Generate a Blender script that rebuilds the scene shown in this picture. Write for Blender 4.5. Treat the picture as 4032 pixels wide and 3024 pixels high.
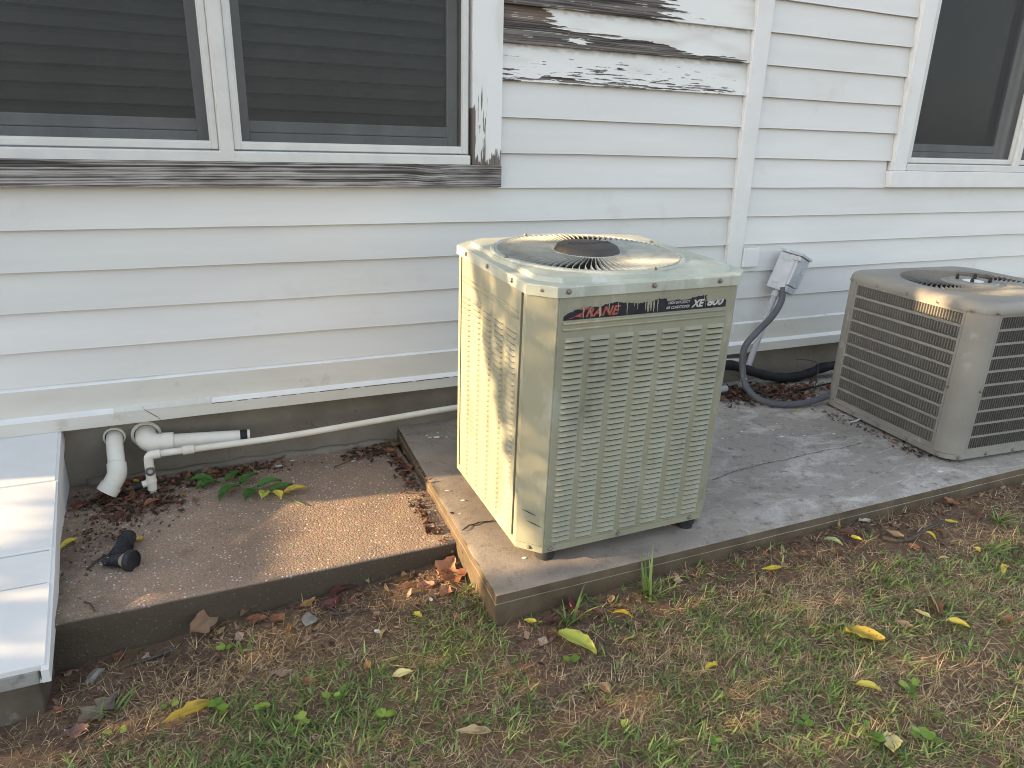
import bpy, bmesh, math, random
import numpy as np
from mathutils import Vector, Matrix, Euler

# ------------------------------------------------------------------ camera, world, sun, exposure
for o in list(bpy.data.objects):
    bpy.data.objects.remove(o, do_unlink=True)
SC = bpy.context.scene
COL = SC.collection
R_ = math.radians

cam_d = bpy.data.cameras.new('camera'); cam = bpy.data.objects.new('camera', cam_d); COL.objects.link(cam)
_yaw, _pit, _rol = 0.42410436, 0.32831884, 0.02744337
_f = Vector((math.sin(_yaw) * math.cos(_pit), math.cos(_yaw) * math.cos(_pit), -math.sin(_pit)))
_r = Vector((math.cos(_yaw), -math.sin(_yaw), 0)); _u = _r.cross(_f)
_r2 = math.cos(_rol) * _r + math.sin(_rol) * _u; _u2 = -math.sin(_rol) * _r + math.cos(_rol) * _u
cam.matrix_world = Matrix(((_r2.x, _u2.x, -_f.x, 0.0), (_r2.y, _u2.y, -_f.y, -3.09704),
                           (_r2.z, _u2.z, -_f.z, 1.49668), (0, 0, 0, 1)))
cam_d.sensor_width = 36; cam_d.lens = 2796.0 / 4032 * 36
cam_d.clip_start = 0.05; cam_d.clip_end = 500
SC.camera = cam

SUN_TO = Vector((-1.0, 0.16, 0.25)).normalized()          # towards the low sun, beyond the left house corner
SUN_EL = math.asin(SUN_TO.z); SUN_AZ = math.atan2(SUN_TO.x, SUN_TO.y)   # clockwise from +Y
W = bpy.data.worlds.new('World'); SC.world = W; W.use_nodes = True
nt = W.node_tree; nt.nodes.clear()
sky = nt.nodes.new('ShaderNodeTexSky'); sky.sky_type = 'NISHITA'; sky.sun_disc = False
sky.sun_elevation = SUN_EL; sky.sun_rotation = SUN_AZ; sky.air_density = 1.0; sky.dust_density = 2.0; sky.ozone_density = 0.5
hs = nt.nodes.new('ShaderNodeHueSaturation'); hs.inputs['Saturation'].default_value = 0.6
bg = nt.nodes.new('ShaderNodeBackground'); bg.inputs['Strength'].default_value = 0.15
wo = nt.nodes.new('ShaderNodeOutputWorld')
nt.links.new(sky.outputs[0], hs.inputs['Color']); nt.links.new(hs.outputs[0], bg.inputs[0]); nt.links.new(bg.outputs[0], wo.inputs[0])
sun_d = bpy.data.lights.new('sun', 'SUN'); sun = bpy.data.objects.new('sun', sun_d); COL.objects.link(sun)
sun_d.energy = 4.5; sun_d.angle = R_(0.55); sun_d.color = (1.0, 0.70, 0.38)
sun.rotation_euler = (-SUN_TO).to_track_quat('-Z', 'Y').to_euler(); sun.location = (-6, 2, 4)
SC.view_settings.view_transform = 'Standard'; SC.view_settings.look = 'None'
SC.view_settings.gamma = 1.0; SC.view_settings.use_curve_mapping = False
SC.view_settings.exposure = 1.9
SC.render.engine = 'CYCLES'
SC.cycles.use_denoising = True; SC.cycles.filter_width = 1.05
SC.cycles.max_bounces = 6; SC.cycles.transparent_max_bounces = 12
rng = np.random.default_rng(7); random.seed(7)

# ------------------------------------------------------------------ numpy noise
def _hash(ix, iy, s):
    h = (ix.astype(np.int64) * 374761393 + iy.astype(np.int64) * 668265263 + s * 1442695041) & 0x7fffffff
    h = ((h ^ (h >> 13)) * 1274126177) & 0x7fffffff
    return ((h ^ (h >> 16)) & 0xffff) / 65535.0
def vnoise(x, y, s=0):
    x = np.asarray(x, float); y = np.asarray(y, float)
    ix = np.floor(x); iy = np.floor(y); fx = x - ix; fy = y - iy
    fx = fx * fx * (3 - 2 * fx); fy = fy * fy * (3 - 2 * fy)
    a = _hash(ix, iy, s); b = _hash(ix + 1, iy, s); c = _hash(ix, iy + 1, s); d = _hash(ix + 1, iy + 1, s)
    return a + (b - a) * fx + (c - a) * fy + (a - b - c + d) * fx * fy
def fbm(x, y, s=0, oct=4):
    t = 0; a = .5; n = 0
    for i in range(oct):
        t = t + a * vnoise(np.asarray(x) * 2 ** i, np.asarray(y) * 2 ** i, s + i * 17); n += a; a *= .5
    return t / n

# ------------------------------------------------------------------ materials
def nodes_of(name):
    m = bpy.data.materials.new(name); m.use_nodes = True
    n = m.node_tree; n.nodes.clear()
    out = n.nodes.new('ShaderNodeOutputMaterial'); b = n.nodes.new('ShaderNodeBsdfPrincipled')
    n.links.new(b.outputs[0], out.inputs[0]); b.inputs['Specular IOR Level'].default_value = .18
    return m, n, b, out
def pos(n, stretch=(1, 1, 1), obj=False):
    if obj:
        g = n.nodes.new('ShaderNodeTexCoord'); src = g.outputs['Object']
    else:
        g = n.nodes.new('ShaderNodeNewGeometry'); src = g.outputs['Position']
    mp = n.nodes.new('ShaderNodeMapping'); mp.inputs['Scale'].default_value = stretch
    n.links.new(src, mp.inputs[0]); return mp.outputs[0]
def noise(n, vec, scale, detail=5, rough=.55, dist=0):
    t = n.nodes.new('ShaderNodeTexNoise'); t.inputs['Scale'].default_value = scale; t.inputs['Detail'].default_value = detail
    t.inputs['Roughness'].default_value = rough; t.inputs['Distortion'].default_value = dist
    n.links.new(vec, t.inputs['Vector']); return t.outputs['Fac']
def ramp(n, fac, stops):
    r = n.nodes.new('ShaderNodeValToRGB'); e = r.color_ramp.elements
    while len(e) < len(stops): e.new(.5)
    for k, (p, c) in enumerate(stops):
        e[k].position = p; e[k].color = c if len(c) == 4 else (*c, 1)
    n.links.new(fac, r.inputs[0]); return r.outputs[0]
def bw(a, b): return [(a, (0, 0, 0)), (b, (1, 1, 1))]
def mix(n, fac, a, b, mode='MIX'):
    m = n.nodes.new('ShaderNodeMix'); m.data_type = 'RGBA'; m.blend_type = mode
    for k, v in ((0, fac), (6, a), (7, b)):
        if isinstance(v, (int, float)): m.inputs[k].default_value = v
        elif isinstance(v, tuple): m.inputs[k].default_value = v if len(v) == 4 else (*v, 1)
        else: n.links.new(v, m.inputs[k])
    return m.outputs[2]
def mathn(n, op, a, b):
    m = n.nodes.new('ShaderNodeMath'); m.operation = op
    for k, v in ((0, a), (1, b)):
        if isinstance(v, (int, float)): m.inputs[k].default_value = v
        else: n.links.new(v, m.inputs[k])
    return m.outputs[0]
def bump(n, b, h, strength=.3, dist=.002, prev=None):
    k = n.nodes.new('ShaderNodeBump'); k.inputs['Strength'].default_value = strength; k.inputs['Distance'].default_value = dist
    n.links.new(h, k.inputs['Height'])
    if prev is not None: n.links.new(prev, k.inputs['Normal'])
    n.links.new(k.outputs[0], b.inputs['Normal']); return k.outputs[0]
def pmat(name, c1, c2, scale=8, rough=.7, stretch=(1, 1, 1), lo=.35, hi=.65, bs=60, bstr=.25, bd=.001, metal=0, dirt=None, spec=.25):
    m, n, b, o = nodes_of(name)
    v = pos(n, stretch)
    c = mix(n, ramp(n, noise(n, v, scale, 6), bw(lo, hi)), c1, c2)
    if dirt:  # (colour, scale, lo, hi)
        c = mix(n, ramp(n, noise(n, pos(n), dirt[1], 8, .65), bw(dirt[2], dirt[3])), c, dirt[0])
    n.links.new(c, b.inputs['Base Color'])
    b.inputs['Roughness'].default_value = rough; b.inputs['Metallic'].default_value = metal
    b.inputs['Specular IOR Level'].default_value = spec
    if bstr: bump(n, b, noise(n, v, bs, 6, .6), bstr, bd)
    return m
M = {}
M['siding'] = pmat('white_siding_paint', (.74, .74, .735), (.66, .66, .65), 2.2, .55, (.5, 1, 4), .3, .75, 90, .18, .0008,
                   dirt=((.55, .52, .46), 3.0, .60, .88))
n_ = M['siding'].node_tree; b_ = [k for k in n_.nodes if k.type == 'BSDF_PRINCIPLED'][0]; l_ = b_.inputs['Base Color'].links[0].from_socket
oi_ = n_.nodes.new('ShaderNodeObjectInfo')
n_.links.new(mix(n_, 1.0, l_, ramp(n_, oi_.outputs['Random'], [(0, (.90, .90, .885)), (.5, (.97, .965, .95)), (1, (1, 1, 1))]), 'MULTIPLY'), b_.inputs['Base Color'])
M['trim'] = pmat('white_trim_paint', (.75, .75, .745), (.67, .67, .655), 6, .5, (1, 1, 1), .3, .75, 70, .15, .0006,
                 dirt=((.60, .58, .52), 9, .62, .78))
M['skirt'] = pmat('skirt_board_paint', (.72, .71, .67), (.58, .56, .50), 3, .6, (.4, 1, 2), .3, .7, 120, .2, .0006,
                  dirt=((.45, .41, .35), 6, .60, .78))
M['ledge'] = pmat('skylit_ledge_paint', (.84, .84, .83), (.76, .76, .75), 9, .5, dirt=((.45, .42, .38), 14, .66, .74))  # ledge tops coloured brighter to stand for the sky light on them
M['alu'] = pmat('white_aluminium', (.66, .66, .63), (.60, .60, .58), 12, .42, bstr=.05)
M['sash'] = pmat('sash_paint', (.86, .88, .87), (.78, .80, .79), 10, .5, bstr=.05)
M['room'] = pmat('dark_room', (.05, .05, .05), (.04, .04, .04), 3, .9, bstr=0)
M['slat'] = pmat('blind_slat', (.56, .54, .49), (.48, .46, .42), 4, .6, bstr=0)
M['roof'] = pmat('roof_shingle', (.09, .085, .08), (.05, .05, .05), 30, .9)
M['soffit'] = pmat('soffit_paint', (.76, .76, .75), (.7, .7, .69), 4, .6)
def attr_mat(name, rough=.6, trans=0.0, bstr=0, spec=.25):
    m, n, b, o = nodes_of(name)
    a = n.nodes.new('ShaderNodeAttribute'); a.attribute_name = 'Col'
    n.links.new(a.outputs['Color'], b.inputs['Base Color']); b.inputs['Roughness'].default_value = rough
    b.inputs['Specular IOR Level'].default_value = spec
    if bstr: bump(n, b, noise(n, pos(n), 300, 4), bstr, .0006)
    if trans:
        t = n.nodes.new('ShaderNodeBsdfTranslucent'); n.links.new(a.outputs['Color'], t.inputs[0])
        x = n.nodes.new('ShaderNodeMixShader'); x.inputs[0].default_value = trans
        n.links.new(b.outputs[0], x.inputs[1]); n.links.new(t.outputs[0], x.inputs[2]); n.links.new(x.outputs[0], o.inputs[0])
    return m
M['wear'] = attr_mat('weathered_board', .75, bstr=.25)
M['blade'] = attr_mat('grass_blade', .5, .15)
M['dry'] = attr_mat('dry_grass', .8, .1)
M['litter'] = attr_mat('soil_litter', .85)
M['leaf'] = attr_mat('fallen_leaf', .6, .15, .3)
M['hedge'] = attr_mat('shrub_leaf', .5, .2)
# insect screen: fine dark mesh, partly see-through
m, n, b, o = nodes_of('insect_screen'); b.inputs['Base Color'].default_value = (.060, .062, .062, 1); b.inputs['Roughness'].default_value = .6
tr = n.nodes.new('ShaderNodeBsdfTransparent'); mx = n.nodes.new('ShaderNodeMixShader')
c = ramp(n, noise(n, pos(n, (1, 1, .35)), 5, 4), [(.3, (.38, .38, .38)), (.7, (.47, .47, .47))])
n.links.new(c, mx.inputs[0]); n.links.new(tr.outputs[0], mx.inputs[1]); n.links.new(b.outputs[0], mx.inputs[2]); n.links.new(mx.outputs[0], o.inputs[0])
M['screen'] = m
m, n, b, o = nodes_of('window_glass'); n.nodes.remove(b)
gl = n.nodes.new('ShaderNodeBsdfGlossy'); gl.inputs['Roughness'].default_value = .03; gl.inputs['Color'].default_value = (.9, .93, .95, 1)
tr = n.nodes.new('ShaderNodeBsdfTransparent'); tr.inputs[0].default_value = (.82, .84, .84, 1)
fr = n.nodes.new('ShaderNodeFresnel'); fr.inputs[0].default_value = 1.5; mx = n.nodes.new('ShaderNodeMixShader')
n.links.new(fr.outputs[0], mx.inputs[0]); n.links.new(tr.outputs[0], mx.inputs[1]); n.links.new(gl.outputs[0], mx.inputs[2]); n.links.new(mx.outputs[0], o.inputs[0])
M['glass'] = m
# foundation
m, n, b, o = nodes_of('foundation_concrete'); v = pos(n)
c = mix(n, ramp(n, noise(n, v, 3.5, 7, .6), bw(.35, .68)), (.16, .14, .112), (.25, .225, .19))
c = mix(n, ramp(n, noise(n, v, 14, 8, .7), bw(.58, .74)), c, (.055, .05, .038))
c = mix(n, ramp(n, noise(n, pos(n, (3, 1, .6)), 9, 5), bw(.64, .8)), c, (.25, .235, .20))
n.links.new(c, b.inputs['Base Color']); b.inputs['Roughness'].default_value = .9
bump(n, b, noise(n, v, 70, 8, .65), .5, .003); M['found'] = m
# left slab: exposed aggregate
m, n, b, o = nodes_of('aggregate_concrete'); v = pos(n)
c = mix(n, ramp(n, noise(n, v, 4, 7, .6), bw(.35, .65)), (.40, .295, .225), (.29, .215, .168))
vo = n.nodes.new('ShaderNodeTexVoronoi'); vo.inputs['Scale'].default_value = 140; n.links.new(v, vo.inputs['Vector'])
c = mix(n, mathn(n, 'MULTIPLY', ramp(n, vo.outputs['Distance'], [(.0, (1, 1, 1)), (.45, (0, 0, 0))]), 1.0), c, vo.outputs['Color'], 'OVERLAY')
c = mix(n, ramp(n, noise(n, v, 210, 4, .7), bw(.44, .68)), c, (.15, .11, .085))
v2 = n.nodes.new('ShaderNodeTexVoronoi'); v2.inputs['Scale'].default_value = 78; n.links.new(pos(n, (1, 1.0, 1)), v2.inputs['Vector'])
sep = n.nodes.new('ShaderNodeSeparateColor'); n.links.new(v2.outputs['Color'], sep.inputs[0])
peb = mathn(n, 'MULTIPLY', ramp(n, v2.outputs['Distance'], [(.25, (1, 1, 1)), (.30, (0, 0, 0))]), ramp(n, sep.outputs[0], bw(.70, .72)))
c = mix(n, mathn(n, 'MULTIPLY', peb, .85), c, mix(n, sep.outputs[1], (.78, .73, .66), (.40, .34, .28)))
dk = n.nodes.new('ShaderNodeSeparateXYZ'); g = n.nodes.new('ShaderNodeNewGeometry'); n.links.new(g.outputs['Position'], dk.inputs[0])
damp = mathn(n, 'MULTIPLY', ramp(n, mathn(n, 'ADD', dk.outputs[0], mathn(n, 'MULTIPLY', noise(n, v, 5, 5), .5)), [(-.05 + .5, (1, 1, 1)), (.20 + .5, (0, 0, 0))]), .0)
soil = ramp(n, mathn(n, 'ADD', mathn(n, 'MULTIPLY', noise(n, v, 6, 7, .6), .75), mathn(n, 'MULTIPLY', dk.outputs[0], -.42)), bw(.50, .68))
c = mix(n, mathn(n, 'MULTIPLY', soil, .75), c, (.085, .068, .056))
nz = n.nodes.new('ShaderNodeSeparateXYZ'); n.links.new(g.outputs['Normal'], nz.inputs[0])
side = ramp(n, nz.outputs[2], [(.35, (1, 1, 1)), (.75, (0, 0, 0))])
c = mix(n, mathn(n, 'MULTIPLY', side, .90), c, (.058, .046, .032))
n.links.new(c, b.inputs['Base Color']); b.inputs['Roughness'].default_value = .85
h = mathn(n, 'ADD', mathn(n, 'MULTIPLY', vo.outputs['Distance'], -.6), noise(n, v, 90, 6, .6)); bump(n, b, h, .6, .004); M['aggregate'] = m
# right slab: old trowelled concrete with pale bloom
m, n, b, o = nodes_of('old_concrete'); v = pos(n)
g = n.nodes.new('ShaderNodeNewGeometry'); sx = n.nodes.new('ShaderNodeSeparateXYZ'); n.links.new(g.outputs['Position'], sx.inputs[0])
nz = n.nodes.new('ShaderNodeSeparateXYZ'); n.links.new(g.outputs['Normal'], nz.inputs[0])
c = mix(n, ramp(n, noise(n, v, 5, 7, .6), bw(.35, .65)), (.33, .285, .24), (.235, .20, .17))
xr = ramp(n, mathn(n, 'ADD', mathn(n, 'MULTIPLY', sx.outputs[0], .25), mathn(n, 'MULTIPLY', noise(n, v, 2.0, 4), .35)), bw(.48, .72))
c = mix(n, mathn(n, 'MULTIPLY', xr, .85), c, (.355, .325, .295))
bl = mathn(n, 'MULTIPLY', ramp(n, noise(n, pos(n, (1, 1.6, 1)), 3.2, 9, .68, .6), bw(.50, .66)), xr)
c = mix(n, mathn(n, 'MULTIPLY', bl, .85), c, (.64, .61, .57))
wv = ramp(n, mathn(n, 'ABSOLUTE', mathn(n, 'SUBTRACT', noise(n, pos(n, (.55, 1.5, 1)), 2.6, 6, .6, .4), .5), 0), [(.0, (1, 1, 1)), (.010, (0, 0, 0))])
c = mix(n, mathn(n, 'MULTIPLY', mathn(n, 'MULTIPLY', wv, xr), .55), c, (.64, .59, .53))
c = mix(n, ramp(n, noise(n, v, 22, 8, .7), bw(.54, .70)), c, (.17, .145, .12))
c = mix(n, ramp(n, noise(n, v, 170, 5, .7), bw(.52, .74)), c, (.17, .15, .125))
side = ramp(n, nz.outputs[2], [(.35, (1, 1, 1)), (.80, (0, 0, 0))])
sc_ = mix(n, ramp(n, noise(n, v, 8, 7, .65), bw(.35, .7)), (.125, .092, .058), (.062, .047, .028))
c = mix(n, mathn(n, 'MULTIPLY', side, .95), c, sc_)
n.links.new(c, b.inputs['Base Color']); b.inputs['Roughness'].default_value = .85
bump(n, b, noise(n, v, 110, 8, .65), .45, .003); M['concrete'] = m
M['crack'] = pmat('crack_shadow', (.022, .018, .015), (.03, .025, .02), 40, .95)
M['curb'] = pmat('curb_concrete', (.14, .115, .09), (.08, .065, .05), 7, .9, bs=90, bstr=.5, bd=.003, dirt=((.30, .28, .24), 10, .62, .8))
M['curbgrey'] = pmat('grey_curb_paint', (.36, .36, .34), (.26, .25, .23), 8, .8, bs=80, bstr=.35, bd=.002, dirt=((.13, .11, .09), 9, .62, .75))
M['cover'] = pmat('white_cover_paint', (.74, .74, .74), (.66, .66, .66), 3.5, .5, bs=120, bstr=.25, bd=.0008, dirt=((.55, .53, .50), 26, .68, .76))
# soil
m, n, b, o = nodes_of('red_soil'); v = pos(n)
c = mix(n, ramp(n, noise(n, v, 5, 7, .6), bw(.35, .65)), (.18, .115, .080), (.115, .078, .056))
c = mix(n, ramp(n, noise(n, v, 60, 7, .7), bw(.5, .75)), c, (.045, .029, .021))
c = mix(n, mathn(n, 'MULTIPLY', ramp(n, noise(n, v, 3.3, 9, .75), bw(.52, .68)), ramp(n, noise(n, v, 95, 4, .7), bw(.40, .60))), c, (.17, .135, .04))
c = mix(n, mathn(n, 'MULTIPLY', ramp(n, noise(n, v, 150, 3, .5), bw(.66, .72)), .6), c, (.26, .19, .13))
n.links.new(c, b.inputs['Base Color']); b.inputs['Roughness'].default_value = .95
bump(n, b, noise(n, v, 160, 7, .7), .8, .005); M['soil'] = m
# beige unit paint, chalky
def unit_paint(name, c1, c2, chalk, dirtc, sc=3.0):
    m, n, b, o = nodes_of(name); v = pos(n, (1, 1, .45))
    c = mix(n, ramp(n, noise(n, v, sc, 6, .6), bw(.35, .68)), c1, c2)
    c = mix(n, ramp(n, noise(n, pos(n, (1, 1, .5)), 11, 8, .68), bw(.54, .74)), c, chalk)
    c = mix(n, ramp(n, noise(n, v, 6, 9, .7), bw(.56, .74)), c, dirtc)
    n.links.new(c, b.inputs['Base Color']); b.inputs['Roughness'].default_value = .52; b.inputs['Specular IOR Level'].default_value = .35
    bump(n, b, noise(n, pos(n), 240, 4), .12, .0004); return m
M['unit'] = unit_paint('beige_unit_paint', (.305, .30, .222), (.245, .245, .185), (.37, .372, .31), (.175, .168, .122))
M['lid'] = unit_paint('chalky_lid_paint', (.46, .485, .42), (.36, .385, .325), (.60, .63, .585), (.26, .26, .205), 7)
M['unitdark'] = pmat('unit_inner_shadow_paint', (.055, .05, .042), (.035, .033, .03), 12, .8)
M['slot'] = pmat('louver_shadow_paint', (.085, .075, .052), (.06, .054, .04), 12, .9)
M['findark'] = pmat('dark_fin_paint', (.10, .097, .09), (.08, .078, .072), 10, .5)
M['vane'] = pmat('grille_paint', (.46, .465, .42), (.36, .365, .33), 18, .5, dirt=((.24, .21, .17), 20, .58, .75))
M['hub'] = pmat('brown_plastic', (.075, .068, .062), (.055, .050, .047), 14, .55, bs=200, bstr=.1)
M['screw'] = pmat('dull_screw', (.36, .34, .30), (.22, .19, .16), 60, .4, metal=.7)
M['rubber'] = pmat('black_rubber', (.022, .023, .024), (.035, .035, .033), 20, .7)
M['label'] = pmat('black_label', (.016, .018, .026), (.03, .032, .04), 25, .45)
M['red'] = pmat('red_print', (.42, .11, .085), (.30, .085, .07), 30, .5, bstr=0)
M['silver'] = pmat('silver_print', (.55, .55, .54), (.42, .42, .42), 30, .45, bstr=0)
M['unit2'] = pmat('grey_beige_paint', (.27, .26, .235), (.225, .218, .198), 4, .45, dirt=((.40, .38, .34), 12, .58, .8))
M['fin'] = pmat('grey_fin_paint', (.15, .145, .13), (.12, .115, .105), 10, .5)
M['coil'] = pmat('dark_coil', (.018, .018, .019), (.03, .03, .03), 60, .7)
M['sticker'] = pmat('white_sticker', (.78, .8, .84), (.7, .72, .76), 10, .3, bstr=0)
M['pvc'] = pmat('white_pvc', (.74, .72, .66), (.66, .62, .54), 6, .42, bstr=.05, dirt=((.42, .33, .24), 11, .66, .82))
M['pvcdark'] = pmat('pipe_bore', (.02, .02, .02), (.03, .03, .03), 10, .9)
M['tar'] = pmat('black_tape', (.012, .012, .014), (.03, .03, .03), 30, .5)
M['bronze'] = pmat('metal_sleeve', (.22, .22, .23), (.14, .14, .15), 20, .35, metal=.6)
M['box'] = pmat('painted_grey_box', (.55, .57, .60), (.42, .44, .47), 9, .5, bs=60, bstr=.2, dirt=((.70, .72, .75), 12, .56, .68))
M['whip'] = pmat('grey_conduit', (.115, .118, .13), (.085, .088, .098), 10, .5, bstr=.1, dirt=((.55, .56, .58), 20, .70, .74))
M['conduit'] = pmat('painted_conduit', (.46, .48, .51), (.36, .38, .41), 9, .5)
M['insul'] = pmat('black_foam', (.014, .014, .017), (.022, .022, .026), 30, .75, bs=150, bstr=.3)
M['nozb'] = pmat('black_plastic', (.016, .018, .024), (.03, .03, .035), 20, .45)
M['nozg'] = pmat('khaki_plastic', (.30, .29, .24), (.20, .19, .16), 20, .5)
M['twig'] = pmat('grey_twig', (.10, .085, .075), (.055, .045, .04), 60, .9, bs=120, bstr=.6)
M['stone'] = pmat('grey_stone', (.25, .24, .22), (.16, .15, .14), 40, .9, bs=90, bstr=.6, bd=.003)
M['brickm'] = pmat('brick_chip_clay', (.40, .20, .12), (.32, .15, .10), 40, .9, bs=90, bstr=.6)
M['fleck'] = pmat('dried_white_paint', (.78, .78, .76), (.70, .70, .68), 60, .6, bstr=0)
M['bark'] = pmat('shrub_bark', (.11, .085, .06), (.07, .055, .04), 20, .9)

# ------------------------------------------------------------------ mesh helpers
class MB:
    def __init__(s): s.v = []; s.f = []; s.c = []
    def add(s, vs, fs, col=None):
        o = len(s.v); s.v += [tuple(p) for p in vs]; s.f += [tuple(i + o for i in f) for f in fs]
        s.c += [col or (1, 1, 1)] * len(vs)
    def box(s, x0, x1, y0, y1, z0, z1, ch=0):
        if ch:
            s.prism([(x0 + ch, y0), (x1 - ch, y0), (x1, y0 + ch), (x1, y1 - ch), (x1 - ch, y1), (x0 + ch, y1), (x0, y1 - ch), (x0, y0 + ch)], z0, z1); return
        s.add([(x0, y0, z0), (x1, y0, z0), (x1, y1, z0), (x0, y1, z0), (x0, y0, z1), (x1, y0, z1), (x1, y1, z1), (x0, y1, z1)],
              [(3, 2, 1, 0), (4, 5, 6, 7), (0, 1, 5, 4), (1, 2, 6, 5), (2, 3, 7, 6), (3, 0, 4, 7)])
    def prism(s, pts, z0, z1):
        n = len(pts); s.add([(x, y, z0) for x, y in pts] + [(x, y, z1) for x, y in pts],
            [tuple(range(n - 1, -1, -1)), tuple(range(n, 2 * n))] + [(i, (i + 1) % n, n + (i + 1) % n, n + i) for i in range(n)])
    def loft(s, rings, cap0=False, cap1=False, closed=True):
        n = len(rings[0]); vs = [p for r in rings for p in r]; fs = []
        for k in range(len(rings) - 1):
            for i in range(n if closed else n - 1):
                j = (i + 1) % n; fs.append((k * n + i, k * n + j, (k + 1) * n + j, (k + 1) * n + i))
        if cap0: fs.append(tuple(range(n - 1, -1, -1)))
        if cap1: fs.append(tuple(range((len(rings) - 1) * n, len(rings) * n)))
        s.add(vs, fs)
    def tube(s, path, rad, seg=12, cap=True):
        P = [Vector(p) for p in path]; n = len(P); rr = rad if isinstance(rad, (list, tuple)) else [rad] * n
        rings = []; up = Vector((0, 0, 1))
        T = [(P[min(i + 1, n - 1)] - P[max(i - 1, 0)]).normalized() for i in range(n)]
        if abs(T[0].dot(up)) > .95: up = Vector((0, 1, 0))
        a = T[0].cross(up).normalized()
        for i in range(n):
            a = (a - T[i] * a.dot(T[i])).normalized(); b = T[i].cross(a)
            rings.append([tuple(P[i] + (a * math.cos(2 * math.pi * k / seg) + b * math.sin(2 * math.pi * k / seg)) * rr[i]) for k in range(seg)])
        s.loft(rings, cap, cap)
    def lathe(s, prof, seg=24, M4=None, cap0=True, cap1=True):
        rings = [[(r * math.cos(2 * math.pi * k / seg), r * math.sin(2 * math.pi * k / seg), z) for k in range(seg)] for r, z in prof]
        if M4 is not None: rings = [[tuple(M4 @ Vector(p)) for p in r] for r in rings]
        s.loft(rings, cap0, cap1)
    def build(s, name, mat, parent=None, smooth=False, auto=None):
        me = bpy.data.meshes.new(name); me.from_pydata(s.v, [], s.f); me.update()
        if any(c != (1, 1, 1) for c in s.c[:1]): setcol(me, [(*c, 1) for c in s.c])
        return link(name, me, mat, parent, smooth, auto)
def setcol(me, cols):
    a = me.color_attributes.new('Col', 'FLOAT_COLOR', 'POINT'); a.data.foreach_set('color', np.asarray(cols, np.float32).ravel())
def link(name, me, mat, parent=None, smooth=False, auto=None):
    bm = bmesh.new(); bm.from_mesh(me); bmesh.ops.recalc_face_normals(bm, faces=bm.faces); bm.to_mesh(me); bm.free()
    if mat is not None and not me.materials: me.materials.append(M[mat] if isinstance(mat, str) else mat)
    if smooth or auto:
        me.polygons.foreach_set('use_smooth', [True] * len(me.polygons))
        if auto: me.set_sharp_from_angle(angle=R_(auto))
    o = bpy.data.objects.new(name, me); COL.objects.link(o)
    if parent is not None: o.parent = parent
    return o
def inst(name, src, parent, loc=(0, 0, 0), rot=(0, 0, 0), scale=(1, 1, 1)):
    o = bpy.data.objects.new(name, src.data if hasattr(src, 'data') else src); COL.objects.link(o)
    o.parent = parent; o.location = loc; o.rotation_euler = rot; o.scale = scale
    return o
def tag(o, label=None, cat=None, group=None, kind=None):
    if label: o['label'] = label
    if cat: o['category'] = cat
    if group: o['group'] = group
    if kind: o['kind'] = kind
    return o
def empty(name, loc=(0, 0, 0), rot=(0, 0, 0)):
    o = bpy.data.objects.new(name, None); COL.objects.link(o); o.location = loc; o.rotation_euler = rot
    o.empty_display_size = .05; return o
def bez(pts, n=8):
    P = [Vector(p) for p in pts]; out = []
    for i in range(len(P) - 1):
        p0 = P[max(i - 1, 0)]; p1 = P[i]; p2 = P[i + 1]; p3 = P[min(i + 2, len(P) - 1)]
        for k in range(n):
            t = k / n
            out.append(.5 * ((2 * p1) + (-p0 + p2) * t + (2 * p0 - 5 * p1 + 4 * p2 - p3) * t * t + (-p0 + 3 * p1 - 3 * p2 + p3) * t ** 3))
    out.append(P[-1]); return [tuple(p) for p in out]
def bevel(o, w, seg=2, ang=30):
    bm = bmesh.new(); bm.from_mesh(o.data)
    es = [e for e in bm.edges if len(e.link_faces) == 2 and e.calc_face_angle(0) > R_(ang)]
    bmesh.ops.bevel(bm, geom=es, offset=w, segments=seg, profile=.5, affect='EDGES', clamp_overlap=True)
    bm.to_mesh(o.data); bm.free(); return o
def roughen(o, cut, amp, scale, seed=0):
    """subdivide a solid and push its surface about a little, so edges are not ruler-straight"""
    bm = bmesh.new(); bm.from_mesh(o.data)
    for _ in range(12):
        es = [e for e in bm.edges if e.calc_length() > cut]
        if not es: break
        bmesh.ops.subdivide_edges(bm, edges=es, cuts=1, use_grid_fill=True)
        if len(bm.verts) > 40000: break
    bmesh.ops.triangulate(bm, faces=[f for f in bm.faces if len(f.verts) > 4])
    bm.normal_update()
    co = np.array([v.co[:] for v in bm.verts])
    d = (fbm(co[:, 0] * scale + co[:, 2] * 7.3, co[:, 1] * scale + co[:, 2] * 5.1, seed, 4) - .5) * 2 * amp
    for v, k in zip(bm.verts, d): v.co += v.normal * float(k)
    bm.to_mesh(o.data); bm.free(); return o

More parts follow.
